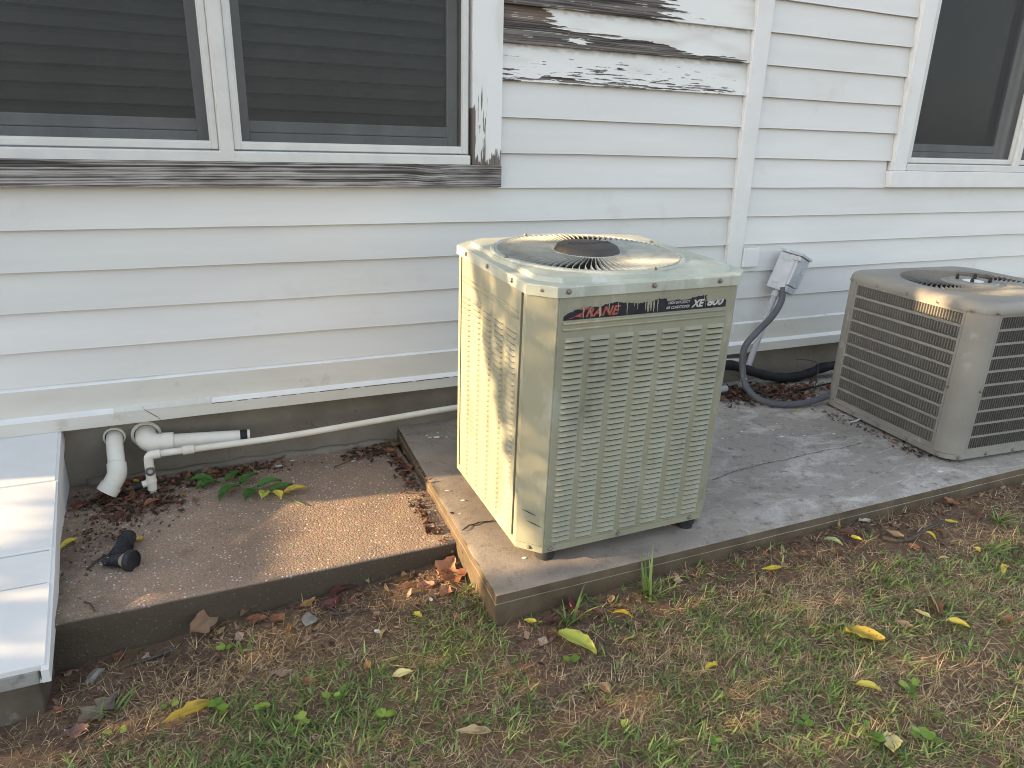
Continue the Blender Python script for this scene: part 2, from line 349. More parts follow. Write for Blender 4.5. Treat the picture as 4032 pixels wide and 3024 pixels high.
# ------------------------------------------------------------------ ground
def gz(x, y):
    return np.interp(x, [-3, -.8, -.5, -.15, .4, .8, 1.3, 1.85, 3.4, 6], [-.10, -.07, -.045, -.005, .025, .06, .095, .11, .10, .10])
def gzn(x, y):
    return gz(x, y) + (fbm(np.asarray(x) * 9, np.asarray(y) * 9, 3, 4) - .5) * .022 + (fbm(np.asarray(x) * 45, np.asarray(y) * 45, 9, 3) - .5) * .008
def zsl(y): return .193 + .018 * y
def ground():
    xs = np.unique(np.round(np.concatenate([np.linspace(-60, -4, 12), np.linspace(-4, -1.0, 14), np.arange(-1.0, 3.8, .0125), np.linspace(3.8, 8, 16), np.linspace(8, 60, 12)]), 4))
    ys = np.unique(np.round(np.concatenate([np.linspace(-60, -6, 12), np.linspace(-6, -2.6, 10), np.arange(-2.6, -.94, .0125), np.linspace(-.94, 3, 6), np.linspace(3, 60, 10)]), 4))
    X, Y = np.meshgrid(xs, ys); Z = gzn(X, Y)
    far = (np.abs(X) > 5) | (Y < -3.5) | (Y > 0); Z = np.where(far, gz(X, Y), Z)
    inside = (Y > -.9) & (X > -2.7) & (X < 7.4); Z = np.where(inside, np.minimum(Z, -.02), Z)
    nx, ny = len(xs), len(ys)
    I = np.arange(nx * ny).reshape(ny, nx)
    F = np.stack([I[:-1, :-1], I[:-1, 1:], I[1:, 1:], I[1:, :-1]], -1).reshape(-1, 4)
    me = bpy.data.meshes.new('ground'); me.from_pydata(np.stack([X, Y, Z], -1).reshape(-1, 3).tolist(), [], F.tolist()); me.update()
    o = link('ground', me, 'soil', None, True); tag(o, kind='structure')
ground()

# ------------------------------------------------------------------ concrete slabs
def left_slab():
    b = MB(); b.box(-2.2, .785, -.972, .02, -.25, .123)
    o = b.build('concrete_slab', 'aggregate'); bevel(o, .012, 2); roughen(o, .05, .0045, 14, 2)
    o.data.polygons.foreach_set('use_smooth', [True] * len(o.data.polygons)); o.data.set_sharp_from_angle(angle=R_(50))
    tag(o, 'low brown slab of pebbly concrete under the white pipes', None, None, 'structure')
    mo = MB()   # mortar fillet where the slab meets the foundation
    path = [(x, -.012 + .008 * math.sin(x * 9), .124) for x in np.arange(-.5, .80, .05)]
    mo.tube(path, [.020 + .006 * math.sin(k * 1.7) for k in range(len(path))], 8)
    f = mo.build('mortar_fillet', 'found', o, True); roughen(f, .03, .003, 40, 4)
left_slab()
def right_slab():
    b = MB()
    def ring(x0, x1, y0, y1, dz, slope=True):
        return [(x0, y0, dz + zsl(y0)), (x1, y0, dz + zsl(y0)), (x1, y1, dz + zsl(y1)), (x0, y1, dz + zsl(y1))]
    x0, x1, y0, y1 = .772, 7.2, -1.388, .02
    b.loft([[(x0, y0, -.25), (x1, y0, -.25), (x1, y1, -.25), (x0, y1, -.25)], ring(x0, x1, y0, y1, -.030),
            ring(x0 + .0018, x1, y0 + .0018, y1, -.029), ring(x0 + .003, x1, y0 + .003, y1, 0)], True, True)
    o = b.build('raised_concrete_slab', 'concrete')
    # the left edge runs a little askew, as poured
    for v in o.data.vertices:
        if v.co.x < 1: v.co.x += .045 * (v.co.y + .6) / 1.0
    bevel(o, .006, 2, 25); roughen(o, .045, .0045, 14, 6)
    o.data.polygons.foreach_set('use_smooth', [True] * len(o.data.polygons)); o.data.set_sharp_from_angle(angle=R_(50))
    tag(o, 'raised grey concrete slab carrying both air conditioner units', None, None, 'structure')
    def crack(pts, w, seed):
        rs = random.Random(seed); P = []
        for (ax, ay), (bx, by) in zip(pts[:-1], pts[1:]):
            n = max(2, int(math.hypot(bx - ax, by - ay) / .012))
            for k in range(n):
                t = k / n; P.append((ax + (bx - ax) * t + rs.uniform(-.003, .003), ay + (by - ay) * t + rs.uniform(-.003, .003)))
        c = MB(); L = []; Rr = []
        for i, (x, y) in enumerate(P):
            ww = w * (.5 + rs.random() * .7) * min(1, (len(P) - i) / 10)
            z = zsl(y) + .0035
            L.append((x, y - ww, z)); Rr.append((x, y + ww, z))
        c.loft([L, Rr], closed=False); c.build('crack', 'crack', o)
    crack([(1.885, -.991), (2.037, -.956), (2.243, -.942), (2.339, -.946), (2.452, -.936), (2.523, -.935), (2.579, -.929), (2.662, -.939), (2.78, -.933), (2.9, -.922)], .0016, 1)
    crack([(.765, -.996), (.785, -.985), (.803, -.971), (.859, -.966), (.913, -.971), (.98, -.975)], .0042, 2)
right_slab()

# ------------------------------------------------------------------ the house
house = tag(empty('house', (0, 0, 0)), 'white clapboard house wall with peeling paint and screened windows', 'house')
XL, XR = -2.6, 7.4
WINS = [(-.80, 1.15, 1.40, 2.75), (3.885, 5.86, 1.40, 2.75)]      # openings x0 x1 z0 z1
w = MB()
xs = [XL, -.80, 1.15, 3.885, 5.86, XR]
w.box(XL, XR, .004, .15, -.3, 1.40); w.box(XL, XR, .004, .15, 2.75, 3.3)
for k in (0, 2, 4): w.box(xs[k], xs[k + 1], .004, .15, 1.40, 2.75)
w.box(XL, XL + .15, .15, 6, -.3, 3.3); w.box(XR - .15, XR, .15, 6, -.3, 3.3); w.box(XL, XR, 6, 6.15, -.3, 3.3)
w.build('wall', 'siding', house)
f = MB(); f.box(XL - .01, XR + .01, -.002, .0035, -.3, .386); f.build('foundation', 'found', house)
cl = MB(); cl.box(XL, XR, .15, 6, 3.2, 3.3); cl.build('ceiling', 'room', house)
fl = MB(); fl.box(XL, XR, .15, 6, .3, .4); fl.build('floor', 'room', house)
rf = MB(); rf.add([(XL - .3, -.22, 3.32), (XR + .3, -.22, 3.32), (XR + .3, 3.0, 4.7), (XL - .3, 3.0, 4.7), (XR + .3, 6.3, 3.32), (XL - .3, 6.3, 3.32),
                   (XL - .3, -.22, 3.42), (XR + .3, -.22, 3.42), (XR + .3, 3.0, 4.8), (XL - .3, 3.0, 4.8), (XR + .3, 6.3, 3.42), (XL - .3, 6.3, 3.42)],
                  [(0, 1, 2, 3), (3, 2, 4, 5), (9, 8, 7, 6), (11, 10, 8, 9), (0, 6, 7, 1), (4, 10, 11, 5), (1, 7, 8, 2), (2, 8, 10, 4), (0, 3, 9, 6), (3, 5, 11, 9)])
rf.build('roof', 'roof', house)
sf = MB(); sf.box(XL - .3, XR + .3, -.20, .0, 3.29, 3.31); sf.build('soffit', 'soffit', house)

def board_mesh(x0, x1, zb, h=.162, seed=0):
    n = max(2, int((x1 - x0) / .12)); xx = np.linspace(x0, x1, n)
    dz = (fbm(xx * 3, xx * 0 + seed * 3.1, 5, 3) - .5) * .005; dy = (fbm(xx * 2.2, xx * 0 + seed * 7.7, 8, 3) - .5) * .004
    b = MB()
    rings = [[(x, -.026 + e, zb + d), (x, -.0245 + e, zb + d + .003), (x, -.0055, zb + h), (x, .002, zb + h), (x, -.0095, zb + d + .001)] for x, d, e in zip(xx, dz, dy)]
    b.loft(rings, True, True); return b
PEEL = {}
row = 0
for k in range(-12, 6):
    zb = 1.30 - .15 * k
    if k == 5: zb = .565
    if zb < .56: continue
    h = .162 if k < 5 else .147
    segs = []
    if k >= 1: segs = [(XL, 2.637), (2.741, XR)]
    elif k == 0: segs = [(XL, -.985), (1.294, 2.637), (2.741, 3.756), (6.0, XR)]
    elif zb < 2.86: segs = [(XL, -.955), (1.294, 2.637), (2.741, 3.772), (5.975, XR)]
    else: segs = [(XL, 2.637), (2.741, XR)]
    for (a, c) in segs:
        if a == 1.294 and k in (-5, -4, -3): PEEL[k] = (a, c, zb); continue
        if k == 5:
            h = .147
        o = board_mesh(a, c, zb, h, row).build('siding_board', 'siding', house, False); row += 1

def wear_grid(name, x0, x1, z0, z1, dx, dz, yf, func, parent, label=None, back=.0):
    xx = np.linspace(x0, x1, int((x1 - x0) / dx) + 1); zz = np.linspace(z0, z1, int((z1 - z0) / dz) + 1)
    X, Z = np.meshgrid(xx, zz); col, disp = func(X, Z); Y = yf(X, Z) - disp
    nx, nz = len(xx), len(zz); n = nx * nz
    V = np.stack([X, Y, Z], -1).reshape(-1, 3); C = col.reshape(-1, 3)
    I = np.arange(n).reshape(nz, nx)
    F = np.stack([I[:-1, :-1], I[:-1, 1:], I[1:, 1:], I[1:, :-1]], -1).reshape(-1, 4).tolist()
    bd = np.concatenate([I[0, :], I[1:, -1], I[-1, -2::-1], I[-2:0:-1, 0]])
    B = V[bd].copy(); B[:, 1] = back; m = len(bd)
    V = np.concatenate([V, B]); C = np.concatenate([C, C[bd]])
    F += [(int(bd[i]), n + i, n + (i + 1) % m, int(bd[(i + 1) % m])) for i in range(m)]
    me = bpy.data.meshes.new(name); me.from_pydata(V.tolist(), [], F); me.update()
    setcol(me, np.concatenate([C, np.ones((len(C), 1))], 1))
    o = link(name, me, 'wear', parent)
    if label: o['label'] = label
    return o
def lerp(a, b, t): return np.asarray(a) * (1 - t[..., None]) + np.asarray(b) * t[..., None]
def sstep(a, b, x): t = np.clip((x - a) / (b - a), 0, 1); return t * t * (3 - 2 * t)
def wood(X, Z, warm, seed):
    g = fbm(X * 2.2 + Z * 3, Z * 330 + 6 * vnoise(X * 2, Z * 12, seed), seed, 3); g2 = fbm(X * 5, Z * 60, seed + 3, 3); st = vnoise(X * 14, Z * 700, seed + 7)
    t = np.clip(sstep(.28, .72, g) * .7 + (g2 - .5) * .9 + .1, 0, 1)
    c = lerp((.034, .030, .028), (.215, .19, .17), t)
    c = c * (1 - warm[..., None]) + lerp((.085, .062, .050), (.21, .16, .13), t) * warm[..., None]
    c = np.where((st > .88)[..., None] & (g2 > .5)[..., None], np.array((.52, .50, .47)), c)
    return c, (g - .5) * .0022
def peel_func(k, zb):
    def fn(X, Z):
        H = Z - zb
        n1 = fbm(X * (9 if k == -3 else 6), Z * (190 if k == -3 else 110), 31 + k, 5) - .5; n2 = fbm(X * 22, Z * 260, 57 + k, 4) - .5; nb = fbm(X * 7, Z * 22, 77, 3) - .5
        if k == -5:
            s = (2.10 + .7 * np.clip(.09 - H, -.08, .09) - X) * 1.6 + n1 * .75 + n2 * .25
            wm = np.zeros_like(X)
        elif k == -4:
            up = np.interp(X, [1.3, 1.55, 1.70, 1.95, 2.12, 2.2, 2.45, 2.64], [.078, .075, .068, .055, .048, .020, .008, .0])
            s1 = (up - H) * 10 + n1 * .45 + n2 * .15
            s2 = (1.555 - X) * 3.5 + n1 * .5 + nb * .4
            s = np.maximum(s1, s2)
            patch = ((X - 1.67) / .055) ** 2 + ((H - .028) / .010) ** 2 + n2 * 3
            s = np.where(patch < 1, -1, s)
            wm = sstep(.075, .095, H + n1 * .02) * .9
        else:
            s = .17 - H * 4.6 + n1 * 1.5 + n2 * .7 - .21 + .10 * sstep(1.4, 1.55, X) - .16 * np.abs(X - 1.75)
            wm = np.zeros_like(X)
        worn = sstep(-.012, .012, s)
        wc, wd = wood(X, Z, wm, 40 + k)
        pn = fbm(X * 3, Z * 12, 91 + k, 4)
        pc = lerp((.74, .74, .72), (.62, .61, .57), sstep(.5, .8, pn))
        edge = np.exp(-(s / .06) ** 2); pc = pc * (1 + .06 * edge[..., None])
        mild = sstep(.115, .15, H) * sstep(.35, .7, fbm(X * 30, Z * 60, 13, 3)); pc = pc * (1 - .35 * mild[..., None])
        return lerp(pc, wc, worn), (1 - worn) * (.0024 + .0022 * edge) + worn * wd
    return fn
for k, (a, c, zb) in PEEL.items():
    wear_grid('siding_board', a, c, zb, zb + .160, .004, .0015, lambda X, Z, zb=zb: -.029 + .0235 * (Z - zb) / .16, peel_func(k, zb), house,
              {-5: 'siding board worn to black grained wood at its left', -4: 'siding board stripped to brown wood along its lower edge', -3: 'siding board with cracked and flaking white paint'}[k], -.004)

# skirt boards below the siding: two stepped ledges, each a board of its own
sk = MB()
def ledge(name, y_in, y_out, z_top, z_bot, mat_face):
    for (a, c) in ((XL, XR),):
        n = 90; xx = np.linspace(a, c, n); dz = (fbm(xx * 3, xx * 0 + z_top, 21, 3) - .5) * .006
        b = MB(); b.loft([[(x, y_out, z_bot + d * .5), (x, y_out, z_top - .014 + d * .3), (x, y_in, z_top + d * .2), (x, .004, z_top + d * .2), (x, .004, z_bot + d * .5)] for x, d in zip(xx, dz)], True, True)
        o = b.build(name, mat_face, house)
        o.data.materials.append(M['ledge'])
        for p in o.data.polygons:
            if p.normal.z > .25: p.material_index = 1  # up-facing faces take the brighter, sky-lit colour
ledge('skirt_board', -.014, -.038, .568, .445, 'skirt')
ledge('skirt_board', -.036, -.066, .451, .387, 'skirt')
cp = MB(); rs_ = random.Random(4); up_, dn_ = [], []
for i in range(40):
    x = -.36 + .36 * i / 39; up_.append((x, -.0375, .4535 + rs_.uniform(-.002, .003))); dn_.append((x, -.0675, .4385 - rs_.uniform(.000, .010)))
cp.loft([up_, [(p[0], -.0680, .4400) for p in up_], dn_], closed=False); cp.build('patched_ledge', 'skirt', house)['label'] = 'beige patched stretch of the ledge above the drains'
def hair(pts, w=.0011, name='paint_crack'):
    b = MB(); b.loft([[(x, y, z - w) for x, y, z in pts], [(x, y, z + w) for x, y, z in pts]], closed=False); b.build(name, 'crack', house)
hair([(-.255, -.0695, .452), (-.25, -.0700, .440), (-.238, -.0685, .428), (-.222, -.0685, .414), (-.206, -.0685, .401), (-.198, -.0685, .388)], .0014)
xs__ = np.arange(.0, 2.2, .02); rs_ = random.Random(9); run = []
for x in xs__:
    if rs_.random() < .22 and len(run) > 2: hair(run, rs_.uniform(.0008, .0018)); run = []
    run.append((x, -.0672, .4345 + rs_.uniform(-.0012, .0012)))
cb = MB(); cb.box(2.638, 2.740, -.042, .004, .566, 3.29); bevel(cb.build('corner_board', 'trim', house), .003, 1)
tb = MB(); tb.box(2.742, 2.850, -.052, .0, .877, .983); bevel(tb.build('trim_block', 'trim', house), .003, 1)['label'] = 'square white wooden block beside the vertical board'

# ------------------------------------------------------------------ windows
def window(x0, x1, z0, z1, mull, worn, label, slat_pitch, slats=True):
    fr = MB()    # jamb liner box inside the opening: the window's own frame
    for (a, c, e, g) in ((x0, x0 + .018, z0, z1), (x1 - .018, x1, z0, z1), (x0, x1, z1 - .02, z1), (x0, x1, z0, z0 + .012)):
        fr.box(a, c, -.006, .16, e, g)
    W_ = fr.build('window', 'sash', house); W_['label'] = label
    panes = []; edges = [x0] + mull + [x1]
    for i in range(len(edges) - 1):
        a = edges[i] + (.008 if i == 0 else .028); c = edges[i + 1] - (.008 if i == len(edges) - 2 else .028)
        panes.append((a, c))
    for m_ in mull:
        b = MB(); b.box(m_ - .027, m_ + .027, -.050, .0, z0 - .002, z1, .008); bevel(b.build('mullion', 'alu', W_), .002, 1)
        b = MB(); b.box(m_ - .05, m_ + .05, .02, .16, z0, z1); b.build('inner_post', 'sash', W_)
    for (a, c) in panes:
        # rail under the screen with its bright upper lip
        b = MB(); b.loft([[(x, -.046, z0 - .002), (x, -.046, z0 + .030), (x, -.040, z0 + .036), (x, -.012, z0 + .038), (x, -.012, z0 - .002)] for x in (a - .006, c + .006)], True, True)
        b.build('sill_rail', 'alu', W_)
        # screen frame, four mitred members with a raised inner bead
        fw = .024
        for (p0, p1, q0, q1) in ((a, a + fw, z0 + .042, z1), (c - fw, c, z0 + .042, z1), (a + fw, c - fw, z0 + .042, z0 + .042 + fw), (a + fw, c - fw, z1 - fw, z1)):
            b = MB(); b.box(p0, p1, -.034, -.012, q0, q1); bevel(b.build('screen_frame', 'alu', W_), .002, 1)
        for (p0, p1, q0, q1) in ((a + fw, a + fw + .006, z0 + .066, z1 - fw), (c - fw - .006, c - fw, z0 + .066, z1 - fw), (a + fw + .006, c - fw - .006, z0 + .066, z0 + .072)):
            b = MB(); b.box(p0, p1, -.030, -.016, q0, q1); b.build('screen_bead', 'alu', W_)
        b = MB(); b.box(a + fw + .006, c - fw - .006, -.0225, -.0215, z0 + .072, z1 - fw); b.build('insect_screen', 'screen', W_)
        # sash behind
        s0, s1 = a + .022, c - .022
        for (p0, p1, q0, q1, y0, y1) in ((s0, s0 + .045, z0 + .03, z1, .045, .085), (s1 - .045, s1, z0 + .03, z1, .045, .085),
                                         (s0 + .045, s1 - .045, z0 + .03, z0 + .105, .042, .085), (s0 + .045, s1 - .045, z0 + .108, z0 + .150, .050, .085)):
            b = MB(); b.box(p0, p1, y0, y1, q0, q1); bevel(b.build('sash_rail', 'sash', W_), .003, 1)
        b = MB(); b.box((s0 + s1) / 2 - .03, (s0 + s1) / 2 + .03, -.020, -.010, z0 + .052, z0 + .062); b.build('finger_pull', 'screw', W_)
        b = MB(); b.box(s0 + .045, s1 - .045, .064, .068, z0 + .150, z1 - .02); b.build('pane', 'glass', W_)
        zz = z0 + .10; src = None
        while slats and zz < z1 - .05:
            if src is None:
                b = MB(); L = (s1 - s0) / 2 - .01
                b.loft([[(-L, -.033, -.020), (-L, 0, .008), (-L, .030, .020), (-L, .030, .022), (-L, 0, .011), (-L, -.033, -.017)],
                        [(L, -.033, -.020), (L, 0, .008), (L, .030, .020), (L, .030, .022), (L, 0, .011), (L, -.033, -.017)]], True, True)
                src = b.build('blind_slat', 'slat', W_); src.location = ((s0 + s1) / 2, .135, zz); src.rotation_euler = (R_(14), 0, 0)
            else:
                inst('blind_slat', src, W_, ((s0 + s1) / 2, .135 + random.uniform(-.002, .002), zz), (R_(14 + random.uniform(-4, 4)), R_(random.uniform(-.25, .25)), 0))
            zz += slat_pitch
    return W_
wl = window(*WINS[0], [.157], True, 'wide twin window with insect screens over weathered sill', .062)
wr = window(*WINS[1], [4.88], False, 'narrow screened window with clean white casing at the right', .056)
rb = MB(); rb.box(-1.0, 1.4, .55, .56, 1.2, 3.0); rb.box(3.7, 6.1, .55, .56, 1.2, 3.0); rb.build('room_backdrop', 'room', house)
# casings and sills
def casing_func(X, Z):
    u = X - 1.158; v = Z - 1.397
    n1 = fbm(X * 120, Z * 9, 5, 4) - .5; n2 = fbm(X * 60, Z * 4, 8, 3) - .5
    edge = (.020 - u) * 45 * sstep(.34, .20, v) + n1 * 1.5 - .15 - 2 * sstep(.20, .36, v)
    foot = (.028 - v) * 20 + np.abs(n1) * 3.4 + n2 * 1.6 - .20 + .25 * sstep(.05, .13, u)
    streak = (n1 - .10) * 5 * sstep(.34, .12, v) * sstep(.085, .03, u) - .05
    s = np.maximum(np.maximum(edge, foot), streak); worn = sstep(-.05, .05, s)
    g = fbm(X * 300, Z * 3, 3, 3); wc = lerp((.075, .064, .056), (.24, .21, .18), g)
    pn = fbm(X * 10, Z * 3, 77, 4); pc = lerp((.76, .77, .76), (.66, .665, .64), sstep(.5, .8, pn))
    return lerp(pc, wc, worn), (1 - worn) * .0014 + worn * (g - .5) * .0012
wear_grid('casing', 1.158, 1.293, 1.3975, 2.86, .0016, .004, lambda X, Z: -.044 + 0 * X, casing_func, wl, 'casing board with paint flaked off at its foot', .0)
def sill_func(X, Z):
    wob = .012 * fbm(X * 1.6, Z * 0 + 1, 3, 3) + .006 * np.exp(-((X - .97) / .07) ** 2) * np.clip((Z - 1.3) / .04, 0, 1)
    g = fbm(X * .8, (Z + wob) * 150, 11, 3); fine = fbm(X * 14, (Z + wob) * 560, 17, 3); blot = fbm(X * 9, Z * 40, 23, 5)
    t = np.clip(sstep(.36, .64, g) * .62 + (fine - .5) * 1.0 + (blot - .5) * 1.2 + .26, 0, 1)
    c = lerp((.095, .084, .078), (.42, .40, .385), t)
    c = lerp(c, (.030, .028, .027), sstep(.70, .76, vnoise(X * 1.6, (Z + wob) * 125, 29)) * .75)
    fr_ = ((Z + wob * 1.5) * 105 + .35 * vnoise(X * 2.5, Z * 20, 41)) % 1; gro = np.exp(-((fr_ - .5) / .10) ** 2) * sstep(.25, .5, vnoise(X * 1.8, Z * 60, 43))
    c = c * (1 - .75 * gro[..., None]); return c, (g - .5) * .003 - gro * .002
wear_grid('sill', -1.0, 1.293, 1.303, 1.3965, .006, .0013, lambda X, Z: -.056 + 0 * X, sill_func, wl, 'weathered bare grey wooden sill board', .0)
b = MB(); b.box(-.952, -.802, -.044, 0, 1.3975, 2.86); b.build('casing', 'trim', wl)
b = MB(); b.box(-.952, 1.293, -.046, 0, 2.7505, 2.87); b.build('head_casing', 'trim', wl)
b = MB(); b.box(3.774, 3.883, -.044, 0, 1.3965, 2.86); bevel(b.build('casing', 'trim', wr), .003, 1)
b = MB(); b.box(5.862, 5.97, -.044, 0, 1.3965, 2.86); bevel(b.build('casing', 'trim', wr), .003, 1)
b = MB(); b.box(3.774, 5.97, -.046, 0, 2.7505, 2.87); b.build('head_casing', 'trim', wr)
b = MB(); b.box(3.758, 5.99, -.054, 0, 1.302, 1.3955); bevel(b.build('sill', 'trim', wr), .004, 2)

# ------------------------------------------------------------------ sloping cellar cover at the left
cc = tag(empty('cellar_cover', (-1.06, -.56, .12)), 'white painted sloping cellar cover on a concrete curb', 'cellar door')
def at(o, p=cc):
    if not o.name.startswith('curb'):      # the cover's right edge runs a little askew to the wall
        for v in o.data.vertices:
            if v.co.x > -.8: v.co.x += -.034 - .055 * v.co.y
    o.matrix_parent_inverse = Matrix.Translation(-Vector(p.location)); return o
def cz(y): return .401 + y * (.401 - .125) / 1.12
ys = [-.004, -.360, -.705, -.846, -1.150]
for i in range(4):
    a, c = ys[i] - .0030, ys[i + 1] + .0030
    xr = -.526 if i == 0 else -.521
    b = MB(); b.loft([[(-1.62, y, cz(y) - .02), (xr, y, cz(y) - .02), (xr, y, cz(y) + (.0015 if i % 2 else 0)), (-1.62, y, cz(y) + (.0015 if i % 2 else 0))] for y in (a, c)], True, True)
    at(bevel(b.build('cover_board', 'cover', cc), .0025, 1))
b = MB(); b.loft([[(-1.60, y, .10 if y > -1.1 else .07), (-.532, y, .10 if y > -1.1 else .07), (-.532, y, cz(y) - .06), (-1.60, y, cz(y) - .06)] for y in (-.004, -.55, -1.145)], True, True)
at(b.build('cover_side', 'cover', cc))
b = MB(); b.loft([[(-.5315, y, max(cz(y) - .075, .072)), (-.512 if y < -.36 else -.518, y, max(cz(y) - .075, .072)), (-.512 if y < -.36 else -.518, y, cz(y) - .003), (-.5315, y, cz(y) - .003)] for y in (-.004, -.355, -.3595, -.8, -1.165)], True, True)
at(b.build('side_trim', 'cover', cc))
b = MB(); b.box(-1.66, -.512, -1.150, -.97, .058, .104); o = b.build('curb_cap', 'curbgrey', cc); roughen(bevel(o, .006, 2), .06, .002, 12, 3); at(o)
b = MB(); b.box(-1.66, -.516, -1.146, -.96, -.25, .0575); o = b.build('curb', 'curb', cc); roughen(bevel(o, .01, 2), .06, .004, 12, 5); at(o)

# ------------------------------------------------------------------ beige air conditioner
def octagon(w, d, c, z):
    x0, x1, y0, y1 = -w / 2, w / 2, -d / 2, d / 2
    return [(x0 + c, y0, z), (x1 - c, y0, z), (x1, y0 + c, z), (x1, y1 - c, z), (x1 - c, y1, z), (x0 + c, y1, z), (x0, y1 - c, z), (x0, y0 + c, z)]
def text_mesh(body, size, shear=0.0, bold=0.0, depth=.0008, space=1.0, xs=1.0):
    cu = bpy.data.curves.new('t', 'FONT'); cu.body = body; cu.size = size; cu.shear = shear; cu.offset = bold; cu.extrude = depth
    cu.space_character = space; cu.resolution_u = 3
    ob = bpy.data.objects.new('t', cu); COL.objects.link(ob)
    dg = bpy.context.evaluated_depsgraph_get(); me = bpy.data.meshes.new_from_object(ob.evaluated_get(dg)); me.materials.clear()
    bpy.data.objects.remove(ob); bpy.data.curves.remove(cu)
    co = np.array([v.co[:] for v in me.vertices]); lo = co.min(0); hi = co.max(0)
    for v in me.vertices: v.co.x = (v.co.x - lo[0]) * xs; v.co.y -= lo[1]
    return me, (hi[0] - lo[0]) * xs, hi[1] - lo[1]
def screw_mesh(name='screw_head'):
    b = MB(); b.lathe([(.0085, 0), (.0085, .0015), (.0055, .002)], 10, None, True, False); b.lathe([(.0055, .002), (.0055, .0060), (.004, .0068)], 6, None, False, True)
    me = bpy.data.meshes.new(name); me.from_pydata(b.v, [], b.f); me.update(); me.materials.append(M['screw']); return me
SCREW = screw_mesh()
def unit_one():
    w, d, h, c = .7718, .7229, .9014, .0675
    t = tag(empty('air_conditioner', (1.2629, -.9285, .235), (.0483, -.0077, -.0054)),
            'tall chalky beige louvered air conditioner unit with torn black label', 'air conditioner')
    def part(b, name, mat, par=t, bv=0, **k):
        o = b.build(name, mat, par, **k)
        if bv: bevel(o, bv, 2)
        return o
    b = MB(); b.loft([octagon(w, d, c, 0), octagon(w, d, c, .024), octagon(w - .01, d - .01, c, .026)], True, True); part(b, 'base_pan', 'unit')
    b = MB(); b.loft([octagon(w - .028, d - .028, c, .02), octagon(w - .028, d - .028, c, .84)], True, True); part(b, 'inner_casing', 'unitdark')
    z0, z1 = .026, .868
    hw, hd = w / 2, d / 2
    # corner posts: chamfer plate with short returns on both sides
    def post(sx, sy, name='corner_post'):
        pts = [(sx * (hw - c - .004), sy * hd), (sx * (hw - c), sy * hd), (sx * hw, sy * (hd - c)), (sx * hw, sy * (hd - c - .022)),
               (sx * (hw - .012), sy * (hd - c - .022)), (sx * (hw - .012), sy * (hd - c)), (sx * (hw - c), sy * (hd - .012)), (sx * (hw - c - .004), sy * (hd - .012))]
        if sx * sy > 0: pts = pts[::-1]
        b = MB(); b.prism(pts, z0, z1); return part(b, name, 'unit')
    for sx in (-1, 1):
        for sy in (-1, 1): post(sx, sy)
    # panels
    fp = MB(); x = hw - c - .0045; fp.box(-x, x, -hd - .0015, -hd + .012, z0, z1); fp = part(fp, 'front_panel', 'unit', bv=.0015)
    yl0, yl1 = -hd + c + .036, hd - c - .036
    lp = MB(); lp.box(-hw - .0015, -hw + .012, yl0, yl1, z0, z1); lp = part(lp, 'side_panel', 'unit', bv=.0015)
    rp = MB(); rp.box(hw - .012, hw + .0015, yl0, yl1, z0, z1); part(rp, 'side_panel', 'unit', bv=.0015)
    bp = MB(); bp.box(-x, x, hd - .012, hd + .0015, z0, z1); part(bp, 'back_panel', 'unit', bv=.0015)
    # louvers pressed outward, open underneath
    def louver(L, name):
        b = MB(); q = L / 2; e = .007; hh = .0122; pr = .0088
        b.add([(-q, 0, hh / 2), (q, 0, hh / 2), (-q - .001, 0, -hh / 2), (q + .001, 0, -hh / 2),
               (-q + e, -pr * .55, hh * .12), (q - e, -pr * .55, hh * .12), (-q + e * .8, -pr, -hh * .36), (q - e * .8, -pr, -hh * .36),
               (-q + e, -pr * .72, -hh / 2), (q - e, -pr * .72, -hh / 2)],
              [(0, 1, 5, 4), (4, 5, 7, 6), (6, 7, 9, 8), (0, 4, 2), (4, 6, 2), (6, 8, 2), (1, 3, 5), (5, 3, 7), (7, 3, 9), (8, 9, 3, 2)])
        # flat dark strip below the lip, painted as the opening's shade
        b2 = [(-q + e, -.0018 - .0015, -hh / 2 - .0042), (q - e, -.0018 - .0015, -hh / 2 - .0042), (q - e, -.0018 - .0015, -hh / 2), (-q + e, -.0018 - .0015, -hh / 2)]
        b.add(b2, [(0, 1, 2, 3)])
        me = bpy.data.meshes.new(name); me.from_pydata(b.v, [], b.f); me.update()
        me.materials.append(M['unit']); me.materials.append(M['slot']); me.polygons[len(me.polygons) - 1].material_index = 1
        for p in me.polygons[:-1]: p.use_smooth = True
        me.set_sharp_from_angle(angle=R_(50)); return me
    rows = 37; ztop, zbot = .742, .052
    lm = louver(.068, 'louver')
    for ci in range(7):
        for r in range(rows):
            inst('louver', lm, fp, (-.2565 + ci * .0855, -hd - .0018, ztop - (ztop - zbot) * r / (rows - 1) - .006))
    ls = louver(.080, 'louver'); cnt = 0; rest = []
    for ci in range(5):
        for r in range(rows):
            y = -.198 + ci * .0995; z = ztop - (ztop - zbot) * r / (rows - 1) - .006
            if ci == 0 or (ci == 1 and r < 4): inst('louver', ls, lp, (-hw - .0018, y, z), (0, 0, -math.pi / 2))
            else: rest.append((y, z))
    co = np.array([v.co[:] for v in ls.vertices]); b = MB(); mi = []
    for (y, z) in rest:
        vs = [(-hw - .0018 + p[1], y - p[0], z + p[2]) for p in co]
        b.add(vs, [tuple(p.vertices) for p in ls.polygons]); mi += [p.material_index for p in ls.polygons]
    o = part(b, 'louver_rows', 'unit', lp); o.data.materials.append(M['slot']); o.data.polygons.foreach_set('material_index', mi); o['kind'] = 'stuff'
